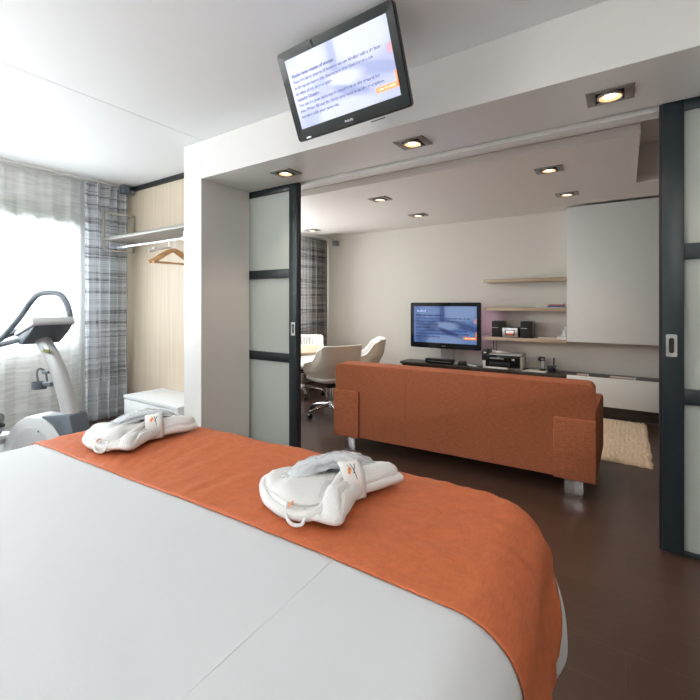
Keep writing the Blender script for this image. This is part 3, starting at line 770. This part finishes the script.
MB().prism([(-.95, .05), (-.20, .05), (-.40, .33), (-.95, .27)], -.06, .06, 'y', .02).done('frame_beam', 'bikepale', bk)
MB().tube([(.18, 0, .49), (.118, 0, .66), (.02, 0, .88), (-.15, 0, 1.08)], lambda k: .062-.012*k, 20, smooth=3, rx=.85).done('upright_column', 'bikegrey', bk)
st = MB().box(-.004, .004, -.03, .03, -.012, .012, mtx=Matrix.Translation((.0, -.052, .965)) @ Matrix.Rotation(R(90), 4, 'Z')).done('badge', mat('olive_badge', (.22, .24, .02), .4), bk)
# console: tilted slab, screen towards the rider
q = Matrix.Translation((-.085, .0, 1.115)) @ Matrix.Rotation(R(-12), 4, 'Z') @ Matrix.Rotation(R(-17), 4, 'Y')
cs = MB().prism([(-.165, -.004), (-.15, .022), (.09, .062), (.135, .055), (.155, .012), (.150, -.004)], -.135, .135, 'y', .008, mtx=q).done('console', 'bikepale', bk)
MB().prism([(-.155, -.004), (.145, -.004), (.05, -.045), (-.09, -.085), (-.14, -.07)], -.125, .125, 'y', .012, mtx=q).done('console_underside', 'bikedark', bk)
MB().box(-.10, .06, -.10, .10, .046, .048, mtx=q @ Matrix.Rotation(R(-9.5), 4, 'Y')).done('display', 'gloss', bk, smooth=False)
MB().tube([(.03, .1, 1.17), (.029, .1, 1.225), (-.005, .1, 1.31), (-.075, .1, 1.385), (-.277, .1, 1.388), (-.365, .1, 1.345), (-.48, .08, 1.191), (-.644, .04, 1.01), (-.78, -.02, .90), (-.86, -.16, .93), (-.86, -.28, 1.02)], .020, 14, smooth=3).done('handlebar', 'bikegrip', bk)
MB().tube([(-.15, -.06, 1.06), (-.42, -.2, .98), (-.72, -.30, .96), (-.86, -.32, 1.0)], .018, 12, smooth=2).done('handlebar_brace', 'bikegrip', bk)
MB().box(-.74, -.56, .13, .21, 1.055, 1.10, .012, 3).tube([(-.60, .045, 1.04), (-.62, .15, 1.07)], .015, 10).done('hand_grip', 'bikedark', bk)
# bottle holder
MB().tube([(-.055, 0, .80), (-.11, 0, .80)], .012).lathe([(.045, 0), (.047, .0), (.047, .05), (.043, .05), (.043, .005), (0, .005)], 20, (-.15, 0, .675)).tube([(-.11, -.03, .72), (-.13, -.035, .80), (-.15, 0, .83), (-.13, .035, .80), (-.11, .03, .72)], .007, 8, smooth=2).box(-.10, -.02, -.015, .015, .70, .73, .004).done('bottle_holder', 'bikedark', bk)
# crank and pedals
cx_, cz_ = -.42, .30
MB().tube([(cx_, -.12, cz_), (cx_, .12, cz_)], .035, 18).done('crank_axle', 'steel', bk)
for s in (-1, 1):
    cr = MB().box(-.016, .016, -.012, .012, -.17, .015, .006, 2, Matrix.Translation((cx_, s*.135, cz_)) @ Matrix.Rotation(R(35 if s > 0 else 215), 4, 'Y')).done('crank', 'steel', bk)
    e = Vector((cx_-.17*math.sin(R(35))*s, s*.20, cz_-.17*math.cos(R(35))*s))
    pd = MB().box(e.x-.055, e.x+.055, e.y-.05, e.y+.05, e.z-.014, e.z+.014, .008).done('pedal', 'black', bk)
    MB().tube([(e.x, e.y-.052, e.z), (e.x+.02, e.y-.052, e.z+.06), (e.x+.02, e.y, e.z+.085), (e.x+.02, e.y+.052, e.z+.06), (e.x, e.y+.052, e.z)], .006, 8, smooth=2, rx=3).done('strap', 'greypl', pd)
MB().tube([(-.78, 0, .24), (-.90, 0, .84)], .032, 16).done('seat_post', 'steel', bk)
MB().pad([(-1.06, 0), (-1.04, .12), (-.92, .12), (-.80, .045), (-.72, .02), (-.72, -.02), (-.80, -.045), (-.92, -.12), (-1.04, -.12)], .83, .08).done('saddle', 'black', bk)

# ------------------------------------------------------------------ sofa (origin back centre; y forward = away from the bed)
sf = thing('two_seat_sofa', 'rust orange fabric sofa seen from behind on flat chrome feet', 'sofa', (-1.172, 3.082, 0), 2.8)
W2 = 1.012
rp = []
for cx, cz, a0, r_ in ((W2-.045, .723, 0, .045), (-W2+.045, .723, 90, .045), (-W2+.01, .14, 180, .01), (W2-.01, .14, 270, .01)):
    rp += [(cx+r_*math.cos(R(a0+15*k)), cz+r_*math.sin(R(a0+15*k))) for k in range(7)]
MB().prism(rp, 0, .20, 'y', .008).done('backrest', 'sofa', sf)
for x in (-.33, .33): MB().tube([(x, .0, .135), (x, -.0005, .745), (x, .02, .766), (x, .18, .766)], .0018, 6).done('back_seam', 'sofa', sf)
for s in (-1, 1):
    a, c3 = (W2-.25, W2+.004) if s > 0 else (-W2-.004, -W2+.25)
    m = MB().box(a, c3, -.022, .20, .125, .535, .010, 3)
    m.prism([(s*(W2-.17), .17), (s*(W2+.002), .0), (s*(W2+.052), .86), (s*(W2-.17), .86)], .127, .533, 'z', .012)
    m.prism([(s*(W2-.17), .19), (s*(W2+.006), .19), (s*(W2+.052), .86), (s*(W2-.17), .86)], .40, .562, 'z', .022)
    m.done('armrest', 'sofa', sf)
MB().box(-W2+.17, W2-.17, .19, .86, .13, .30, .01).done('seat_base', 'sofa', sf)
for x0, x1 in ((-W2+.18, -.003), (.003, W2-.18)):
    MB().box(x0, x1, .20, .89, .30, .44, .03, 4).done('seat_cushion', 'sofa', sf)
    MB().box(x0, x1, .20, .36, .44, .72, .05, 4).done('back_cushion', 'sofa', sf)
for x in (-.885, .885):
    for y in (.045, .77): MB().box(x-.055, x+.055, y, y+.035, 0, .128, .002).done('leg', 'chrome', sf)

# ------------------------------------------------------------------ rug
b = MB(); bm = b.bm; RX0, RX1, RY0, RY1 = -2.0, .185, 4.02, 5.44; nx, ny = 300, 200
G = []
for i in range(nx+1):
    row = []
    for j in range(ny+1):
        u, v = i/nx, j/ny
        x = RX0+(RX1-RX0)*u; y = RY0+(RY1-RY0)*v
        ed = min(i, nx-i, j, ny-j)
        if ed == 0:
            z = .001
        else:
            row_ = abs(math.sin(x*PI/.034+.8*noise.noise(Vector((x*6, y*6, 0)))))
            z = .017+.005*row_+.014*noise.noise(Vector((x*70, y*70, 1)))
            if ed < 3: z *= .7
        e = .012*noise.noise(Vector((x*30, y*30, 4)))
        row.append(bm.verts.new((x+e+.008*(noise.noise(Vector((x*3, y*11, 7)))), y+e, max(.001, z))))
    G.append(row)
for i in range(nx):
    for j in range(ny): bm.faces.new((G[i][j], G[i+1][j], G[i+1][j+1], G[i][j+1]))
rug = b.done('woven_rug', 'rug', ang=180); tag(rug, 'shaggy beige woven rug on the dark floor beyond the sofa', 'rug')

# ------------------------------------------------------------------ dining set
tb_ = thing('dining_table', 'round pale wood dining table with chrome legs behind the left sliding door', 'table', (-3.44, 3.85, 0))
MB().lathe([(0, .715), (.50, .715), (.515, .722), (.515, .742), (.508, .75), (0, .75)], 64, sy=1.0).done('tabletop', 'tabletop', tb_)
for a in (-42, 48, 138, 228): 
    x, y = .45*math.cos(R(a)), .45*math.sin(R(a)); MB().tube([(x, y, 0), (x, y, .715)], .020, 16).done('leg', 'chrome', tb_)
def chair_proto():
    t = thing('tub_chair', '', 'chair', group='cream swivel tub chairs round the dining table')
    # local: faces +X, origin on the floor
    def rim(a):                      # a: degrees from the back
        a = abs(a)
        if a < 48: return .83
        if a < 82: k = (a-48)/34; return .83-.19*(k*k*(3-2*k))
        return .64-.06*(a-82)/50
    def outer(a, h):                 # h 0..1 bottom to rim
        ar = R(a); ca, sa = -math.cos(ar), math.sin(ar)
        p = 3.2; q = (abs(ca)**p+abs(sa)**p)**(-1/p)
        r = .295*q*(.50+.50*min(1, h*1.7)**.55)
        z = .39+(rim(a)-.39)*h
        lean = -.05*max(0, (z-.5)/.3)*(1 if abs(a) < 60 else .3)
        return Vector((r*ca*1.0+lean, r*sa, z))
    b = MB(); A0 = 128
    b.sheet(lambda u, v: outer(-A0+2*A0*u, v), 64, 16)
    o = b.done('shell', 'leather', t, ang=80, recalc=True)
    b = MB()
    def inner(a, h):
        p = outer(a, max(.02, h)); c = Vector((0, 0, p.z)); d = (c-p); d.z = 0
        return p+d.normalized()*(.038 if h < .99 else .02)+Vector((0, 0, .0 if h < .99 else .004))
    b.sheet(lambda u, v: inner(-A0+2*A0*u, v), 64, 16)
    b.sheet(lambda u, v: outer(-A0+2*A0*u, 1).lerp(inner(-A0+2*A0*u, 1), v)+Vector((0, 0, .010*math.sin(v*PI))), 64, 4)
    b.sheet(lambda u, v: outer(-A0, u).lerp(inner(-A0, u), v), 16, 2).sheet(lambda u, v: outer(A0, u).lerp(inner(A0, u), v), 16, 2)
    for k in range(-4, 5):
        a = k*9
        b.tube([inner(a, h)+Vector((.002, 0, 0)) for h in (.35, .6, .8, .97)], .012, 8, smooth=1)
    b.done('inner_upholstery', 'leatherin', t, ang=60)
    MB().tube([outer(a, .42+.12*math.cos(R(a)*1.2)) for a in range(-120, 121, 8)], .004, 6, smooth=1).done('piping', 'leather', t)
    MB().pad([(-.24, 0), (-.22, .22), (0, .265), (.24, .24), (.30, 0), (.24, -.24), (0, -.265), (-.22, -.22)], .39, .10).done('seat_cushion', 'leatherin', t)
    MB().pad([(-.17, 0), (-.15, .15), (.15, .16), (.20, 0), (.15, -.16), (-.15, -.15)], .355, .05).box(-.09, .09, -.09, .09, .33, .37, .01).done('mechanism', 'black', t)
    MB().tube([(0, 0, .12), (0, 0, .34)], .024, 16).lathe([(0, .07), (.045, .075), (.045, .13), (.03, .16), (0, .16)], 20).done('column', 'chrome', t)
    for k in range(5):
        a = 2*PI*k/5+.35; c, s = math.cos(a), math.sin(a)
        lg = MB().tube([(.03*c, .03*s, .125), (.17*c, .17*s, .105), (.29*c, .29*s, .075)], lambda q: .019-.006*q, 12, smooth=1, rx=1.1).done('base_leg', 'chrome', t)
        cs_ = MB()
        for d in (-.014, .014):
            x, y = .29*c-d*s, .29*s+d*c
            cs_.tube([(x-.009*-s*0-.008*-s, y-.008*c, .026), (x+.008*-s, y+.008*c, .026)], .026, 16)
        cs_.tube([(.29*c, .29*s, .05), (.29*c, .29*s, .075)], .008, 8).done('caster', 'black', lg)
    return t
ch = chair_proto()
ch.location = (-2.88, 3.92, 0); ch.rotation_euler = (0, 0, R(157)); ch['label'] = 'cream tub chair with its back to the sofa, nearest of the dining chairs'
copy_tree(ch, (-2.99, 4.72, 0), 214, 'cream tub chair seen side-on, nearest the wall television')
copy_tree(ch, (-3.83, 4.52, 0), -60, 'cream tub chair on the curtain side of the table, partly behind the left sliding door')

# ------------------------------------------------------------------ television wall
u = thing('media_unit', 'long low wall unit, dark wood top with white drawer fronts at its right end', 'media unit', (0, 0, 0))
MB().box(-2.74, 1.69, 5.42, 5.745, .435, .47, .003).done('top_board', 'wenge', u)
MB().box(-2.72, 1.69, 5.45, 5.745, .16, .434).done('carcass', 'wenge', u, smooth=False)
MB().box(-.57, .555, 5.403, 5.419, .155, .476, .002).done('drawer_front', 'cabinet', u)['label'] = 'white drawer front'
MB().box(.56, 1.68, 5.403, 5.419, .155, .476, .002).done('drawer_front', 'cabinet', u)['label'] = 'white drawer front'
MB().box(-2.6, 1.69, 5.53, 5.727, 0, .159).done('plinth', 'wenge', u, smooth=False)
TZ = .4705
wc = thing('wall_cabinet', 'large plain white cabinet high on the living room wall', 'cabinet', (0, 0, 0))
MB().box(-.56, 1.68, 5.444, 5.745, .875, 2.41).done('carcass', 'cabinet', wc, smooth=False)
MB().box(-.57, .60, 5.42, 5.442, .862, 2.425, .002).done('door', 'cabinet', wc); MB().box(.603, 1.69, 5.42, 5.442, .862, 2.425, .002).done('door', 'cabinet', wc)
for z, nm in ((1.578, 'topmost oak wall shelf, empty, beside the white cabinet'), (1.212, 'middle oak wall shelf holding a few books'), (.833, 'lowest oak wall shelf holding the small stereo')):
    tag(MB().box(-1.545, -.575, 5.47, 5.748, z, z+.042, .002).done('wall_shelf', 'oakshelf'), nm, 'shelf', 'oak wall shelves')
S3 = .8755; S2 = 1.2545
tv2 = thing('wall_television', 'black flat television on a steel column against the living room wall', 'television', (-2.075, 5.435, 1.015), 0)
television(tv2, .90, .052, .075, screen_mat('living_screen_picture', (.115, .23, .56), (.32, .45, .76), (.035, .06, .22), .62), txm2, emis('dull_orange_banner', (.62, .20, .06), .55))
MB().box(-.08, .10, .09, .125, -.545, .10, .006).done('support_column', 'alu', tv2)
MB().box(-.01, .04, .06, .095, -.40, -.25, .004).done('cable_cover', 'alu', tv2)
MB().box(-.15, .17, .05, .20, -.544, -.532, .004).done('base_plate', 'steel', tv2)
MB().box(.20, .44, .055, .075, -.2, .22, .004).done('speaker_bar', 'black', tv2)
MB().box(.468, .478, .054, .062, -.24, .24).done('back_light_strip', emis('lilac_led', (.80, .42, .85), 13), tv2, smooth=False)
t = thing('set_top_box', 'flat black receiver box on the dark unit below the wall television', 'receiver', (-2.15, 5.50, TZ))
MB().box(-.20, .20, -.07, .04, .004, .070, .008, 3).done('housing', 'gloss', t); MB().box(-.16, .17, -.0715, -.0695, .030, .036).done('front_slot', 'greypl', t, smooth=False)
for x in (-.16, .16): MB().box(x-.015, x+.015, -.05, .02, 0, .005).done('foot', 'blackgap', t, smooth=False)
# small things between the receiver and the printer
t = thing('charging_dock', 'small black box with a glossy top beside the receiver', 'dock', (-1.85, 5.52, TZ))
MB().prism([(-.055, 0), (.055, 0), (.045, .055), (-.03, .055)], -.05, .05, 'y', .004).done('housing', 'black', t); MB().box(-.10, -.058, -.03, .03, 0, .025, .005).done('plug_head', 'whitepl', t)
t = thing('remote_control', 'white remote control lying left of the printer', 'remote control', (-1.70, 5.50, TZ), -28)
MB().box(-.07, .07, -.022, .022, 0, .02, .008).done('case', 'whitepl', t); MB().box(-.045, .05, -.014, .014, .0195, .0215, .001).done('keypad', 'greypl', t)
t = thing('cable_coil', 'small bundle of black and white cable in front of the printer', 'cable', (-1.60, 5.52, TZ))
MB().tube([(.04*math.cos(R(a)), .03*math.sin(R(a)), .009+.012*(a/1080)) for a in range(0, 1080, 20)], .0065, 8).done('cable', 'greypl', t)
t = thing('power_adapter', 'white plug adapter and cord on the wall right of the television column', 'adapter', (-1.90, 5.742, TZ))
MB().tube([(0, -.002, .35), (.01, -.003, .15), (.06, -.002, .05), (.02, -.01, .008)], .004, 6, smooth=2).done('cord', 'whitepl', t); MB().box(-.02, .02, -.02, 0, .12, .17, .004).done('housing', 'whitepl', t)
t = thing('hanging_cable', 'thin dark cables hanging from the lowest shelf behind the printer', 'cable', (-1.47, 5.742, 0))
MB().tube([(-.02, 0, .83), (-.015, -.003, .6), (.0, -.01, .475)], .0035, 6).tube([(.025, 0, .83), (.02, -.003, .6), (.03, -.01, .475)], .0035, 6).done('cord', 'black', t)
# printer
p = thing('inkjet_printer', 'black and white multifunction printer on the dark unit', 'printer', (-1.30, 5.58, TZ))
MB().box(-.225, .225, -.14, .15, .0, .165, .018, 3).done('body', 'whitepl', p)
MB().box(-.208, .212, -.172, -.12, .024, .180, .012, 3).done('front_panel', 'gloss', p)
MB().box(-.16, .10, -.1755, -.165, .045, .095, .004).done('output_slot', 'blackin', p)
MB().box(-.17, .08, -.22, -.16, .012, .022, .003).box(-.17, .08, -.225, -.215, .012, .035, .003).done('paper_tray', 'whitepl', p)
MB().box(-.21, .22, -.155, .15, .166, .192, .010, 3).done('scanner_lid', 'bikepale', p)
MB().box(-.15, .02, -.175, -.165, .128, .146, .002).done('control_panel', 'greypl', p); MB().box(.12, .15, -.176, -.165, .120, .142, .002).done('badge', 'alu', p)
MB().box(-.255, -.17, -.17, .05, .10, .235, .012, 3).done('document_feeder', 'black', p); MB().box(-.225, -.195, -.172, -.168, .195, .21).done('feeder_label', 'whitepl', p, smooth=False)
MB().prism([(-.25, .0), (-.15, .0), (-.19, .06), (-.225, .10), (-.25, .10)], -.13, .1, 'y', .006).done('side_cover', 'whitepl', p)
t = MB(); t.sheet(lambda a, b: Vector(((a-.5)*.22, (b-.5)*.16, .012+.028*abs(noise.noise(Vector((a*4, b*4, 2))))*2*(1-a)+.004)), 24, 18)
cp = t.done('crumpled_paper', 'paper', loc=(-1.33, 5.56, TZ+.186), recalc=False); tag(cp, 'creased white paper lying on top of the printer', 'paper'); md = cp.modifiers.new('t', 'SOLIDIFY'); md.thickness = .001
t = thing('paper_sheets', 'loose white sheets lying right of the printer', 'paper', (-.95, 5.52, TZ), 0)
MB().prism([(-.12, -.09), (.14, -.08), (.17, .09), (-.06, .11)], 0, .006, 'z').done('sheet', 'paper', t, smooth=False)
t = thing('cordless_phone', 'cordless phone with white front standing in its dock on the dark unit', 'phone', (-.855, 5.60, TZ))
MB().box(-.035, .035, -.045, .045, 0, .025, .008).done('dock', 'black', t)
MB().box(-.024, .024, -.012, .014, .018, .175, .010, 3).done('handset', 'black', t); MB().box(-.020, .020, -.0145, -.0115, .03, .12, .004).done('keypad', 'bikepale', t)
MB().box(-.016, .016, -.0145, -.0118, .13, .155, .002).done('phone_display', 'greypl', t)
t = thing('phone_base', 'black base station with an upright antenna right of the cordless phone', 'base station', (-.755, 5.60, TZ))
MB().box(-.045, .045, -.045, .045, 0, .075, .008).done('housing', 'black', t); MB().tube([(.02, .03, .07), (.02, .035, .165)], .008, 10).done('antenna', 'black', t)
t = thing('power_adapter', 'round black plug adapter in the wall socket behind the phone', 'adapter', (-.90, 5.742, .60))
MB().lathe([(0, -.035), (.03, -.03), (.034, 0)], 20).done('housing', 'black', t).rotation_euler = (R(-90), 0, 0)
MB().tube([(0, -.03, -.03), (.01, -.035, -.09), (.03, -.06, -.125)], .0035, 6, smooth=2).done('cord', 'black', t)
t = thing('wall_socket', 'white double wall socket above the loose paper sheets', 'socket', (-1.03, 5.748, .60))
MB().box(-.075, .075, -.012, -.0005, -.04, .04, .004).done('cover_plate', 'whitepl', t)
for s in (-1, 1): MB().tube([(s*.036, -.0125, 0), (s*.036, -.0115, 0)], .02, 20).done('outlet', 'cabinet', t)
# stereo
def speaker(x, label):
    t = thing('stereo_speaker', label, 'speaker', (x, 5.58, S3), 0, 'small stereo speakers')
    MB().box(-.07, .07, -.10, .10, 0, .205, .004).done('cabinet', 'black', t)
    MB().box(-.066, .066, -.106, -.100, .004, .20, .003).done('grille', 'blackin', t)
    MB().box(-.068, .01, -.109, -.105, .117, .124, .001).done('trim_strip', 'alu', t); return t
speaker(-1.375, 'small black stereo speaker at the left end of the lowest shelf'); 
sr = speaker(-1.025, 'small black stereo speaker right of the silver stereo unit')
t = thing('stereo_unit', 'compact stereo with silver front and display between two black speakers', 'stereo', (-1.215, 5.57, S3))
MB().box(-.09, .09, -.09, .11, .004, .125, .004).done('housing', 'black', t); MB().box(-.092, .092, -.105, -.090, .006, .123, .005).done('front_plate', 'alu', t)
MB().box(-.060, .055, -.108, -.104, .030, .100, .004).done('display', 'gloss', t); MB().box(-.05, .045, -.1095, -.1078, .055, .090).done('display_light', 'disp', t, smooth=False)
MB().box(-.045, .04, -.1098, -.108, .038, .052).done('orange_display_light', emis('orange_lcd', (.55, .12, .04), .5), t, smooth=False)
MB().box(-.07, .07, -.07, .07, -.0, .005).done('foot', 'blackgap', t, smooth=False)
# books
zz = S2
for k, (w, d_, h, m, dx, rz, lb) in enumerate(((.26, .20, .006, 'bikepale', -.01, 2, 'thin grey magazine at the bottom of the book stack on the middle shelf'), (.17, .15, .018, 'booka', .015, -3, 'blue book in the stack on the middle shelf'), (.165, .15, .016, 'bookb', .02, 2, 'red book in the stack on the middle shelf'), (.18, .14, .010, 'bookc', .01, 0, 'cream book on top of the stack on the middle shelf'))):
    t = thing('book', lb, 'book', (-.72+dx, 5.60, zz), rz, 'books on the middle shelf')
    MB().box(-w/2, w/2, -d_/2-.001, -d_/2+.002, 0, h, 0).box(-w/2, w/2, -d_/2, d_/2, 0, h*.14, 0).box(-w/2, w/2, -d_/2, d_/2, h*.86, h, 0).box(-w/2, -w/2+.002, -d_/2, d_/2, 0, h).done('cover', m, t, smooth=False)
    MB().box(-w/2+.003, w/2-.004, -d_/2+.003, d_/2-.004, h*.15, h*.85).done('pages', 'paper', t, smooth=False); zz += h+.0004
t = thing('magazine', 'thin dark magazine lying near the middle of the middle shelf', 'magazine', (-1.05, 5.62, S2), 5)
MB().box(-.11, .11, -.10, .10, 0, .006, .001).done('cover', 'greypl', t)
t = thing('brochure', 'thin white brochure on the lowest shelf right of the stereo', 'brochure', (-.80, 5.59, S3), 3)
MB().box(-.10, .10, -.10, .10, 0, .012, .001).done('cover', 'paper', t); MB().box(-.098, .098, -.1005, -.0995, .003, .008).done('spine_print', 'brochure', t, smooth=False)
t = thing('notepad', 'small white pad on the lowest shelf tucked against the cabinet', 'notepad', (-.635, 5.58, S3))
MB().box(-.05, .05, -.09, .09, 0, .028, .003).done('pages', 'paper', t)
t = thing('glass_bottle', 'small clear glass bottle on the white pad of the lowest shelf', 'bottle', (-.615, 5.58, S3+.0285))
MB().lathe([(0, 0), (.022, 0), (.024, .004), (.022, .06), (.011, .085), (.010, .11), (.012, .112)], 20).done('body', 'film', t)
MB().lathe([(.012, .108), (.013, .11), (.013, .125), (0, .126)], 16).done('cap', 'alu', t)
for x, y, w, m, lb, rz in ((-.42, 5.53, .12, 'brochure', 'small reddish leaflet on the dark unit, left of the larger brochure', 6), (-.03, 5.545, .24, 'brochure', 'wide pinkish brochure on the dark unit above the white drawers', -4)):
    t = thing('leaflet', lb, 'leaflet', (x, y, TZ), rz)
    MB().box(-w/2, w/2, -.07, .07, 0, .007, .001).done('cover', m, t); MB().box(-w/2+.01, w/2-.02, -.05, .03, .0068, .0076).done('white_panel', 'paper', t, smooth=False)
    MB().box(w/2-.012, w/2+.004, -.072, .07, 0, .0074).done('page_edge', 'paper', t, smooth=False)

# ------------------------------------------------------------------ bedroom fill lamps, added on the ceiling out of view
for k, (x, y) in enumerate(((-1.2, -.9), (.9, .6))):
    t = thing('ceiling_fill_lamp', 'flat round opal fill lamp added out of view over the head of the bed' if k == 0 else 'flat round opal fill lamp added out of view beside the bed', 'ceiling light', (x, y, 2.65))
    MB().lathe([(0, -.001), (.20, -.001), (.20, -.03), (.19, -.03)], 40).done('rim', 'alu', t)
    MB().lathe([(.19, -.028), (.17, -.05), (0, -.06)], 40).done('diffuser', emis('added_fill_glow', (1, .93, .85), 1.5), t)
    l = bpy.data.lights.new('ceiling_fill_light', 'AREA'); l.shape = 'DISK'; l.size = .36; l.energy = (4, 4)[k]; l.color = (1, .90, .80)
    o = bpy.data.objects.new('ceiling_fill_light', l); COL.objects.link(o); o.location = (x, y, 2.58)

for (x, y, e, lb) in ((-3.3, -1.0, 88, 'slim steel uplighter added out of view in the bedroom corner nearest the window'), (.9, -1.1, 42, 'slim steel uplighter added out of view right of the head of the bed')):  # unseen standing lamps added to brighten the bedroom ceiling
    fl = thing('added_fill_lamp', lb, 'fill lamp', (x, y, 0))
    MB().lathe([(0, 0), (.15, 0), (.15, .015), (.02, .03), (0, .03)], 32).done('base', 'steel', fl)
    MB().tube([(0, 0, .02), (0, 0, 1.72)], .012, 12).done('pole', 'steel', fl)
    MB().lathe([(.02, 1.70), (.16, 1.80), (.155, 1.80), (.02, 1.71)], 32).done('lamp_shade', 'steel', fl)
    l = bpy.data.lights.new('fill_uplighter', 'AREA'); l.shape = 'DISK'; l.size = .28; l.energy = e; l.color = (.98, .98, .97)
    o = bpy.data.objects.new('fill_uplighter', l); COL.objects.link(o); o.location = (x, y, 1.82); o.rotation_euler = (PI, 0, 0)

# ------------------------------------------------------------------ daylight
w = bpy.data.worlds.new('World'); bpy.context.scene.world = w; w.use_nodes = True
nt = w.node_tree; bg = nt.nodes['Background']; bg.inputs[0].default_value = (.90, .95, 1.0, 1); bg.inputs[1].default_value = 2.2
def daylight(x, y0, y1, z0, z1, e):
    l = bpy.data.lights.new('window_daylight', 'AREA'); l.shape = 'RECTANGLE'; l.size = y1-y0; l.size_y = z1-z0; l.energy = e; l.color = (.88, .94, 1.)
    o = bpy.data.objects.new('window_daylight', l); COL.objects.link(o); o.location = (x, (y0+y1)/2, (z0+z1)/2)
    o.rotation_euler = (R(90), 0, R(-90))
daylight(-5.3, -1.1, 2.0, .9, 2.1, 140)
daylight(-4.75, 3.05, 5.2, .9, 2.2, 110)

# ------------------------------------------------------------------ camera
cam = bpy.data.cameras.new('Camera'); co = bpy.data.objects.new('Camera', cam); COL.objects.link(co)
co.location = (0, 0, 1.3); fwd = Vector((-.555, .832, 0)).normalized()
co.rotation_euler = fwd.to_track_quat('-Z', 'Y').to_euler()
cam.sensor_width = 36; cam.lens = 413/700*36; cam.shift_x = 0; cam.shift_y = -46/700; cam.clip_start = .02
sc = bpy.context.scene; sc.camera = co
sc.view_settings.view_transform = 'Standard'; sc.view_settings.look = 'None'; sc.view_settings.gamma = 1; sc.view_settings.use_curve_mapping = False
sc.view_settings.exposure = .08
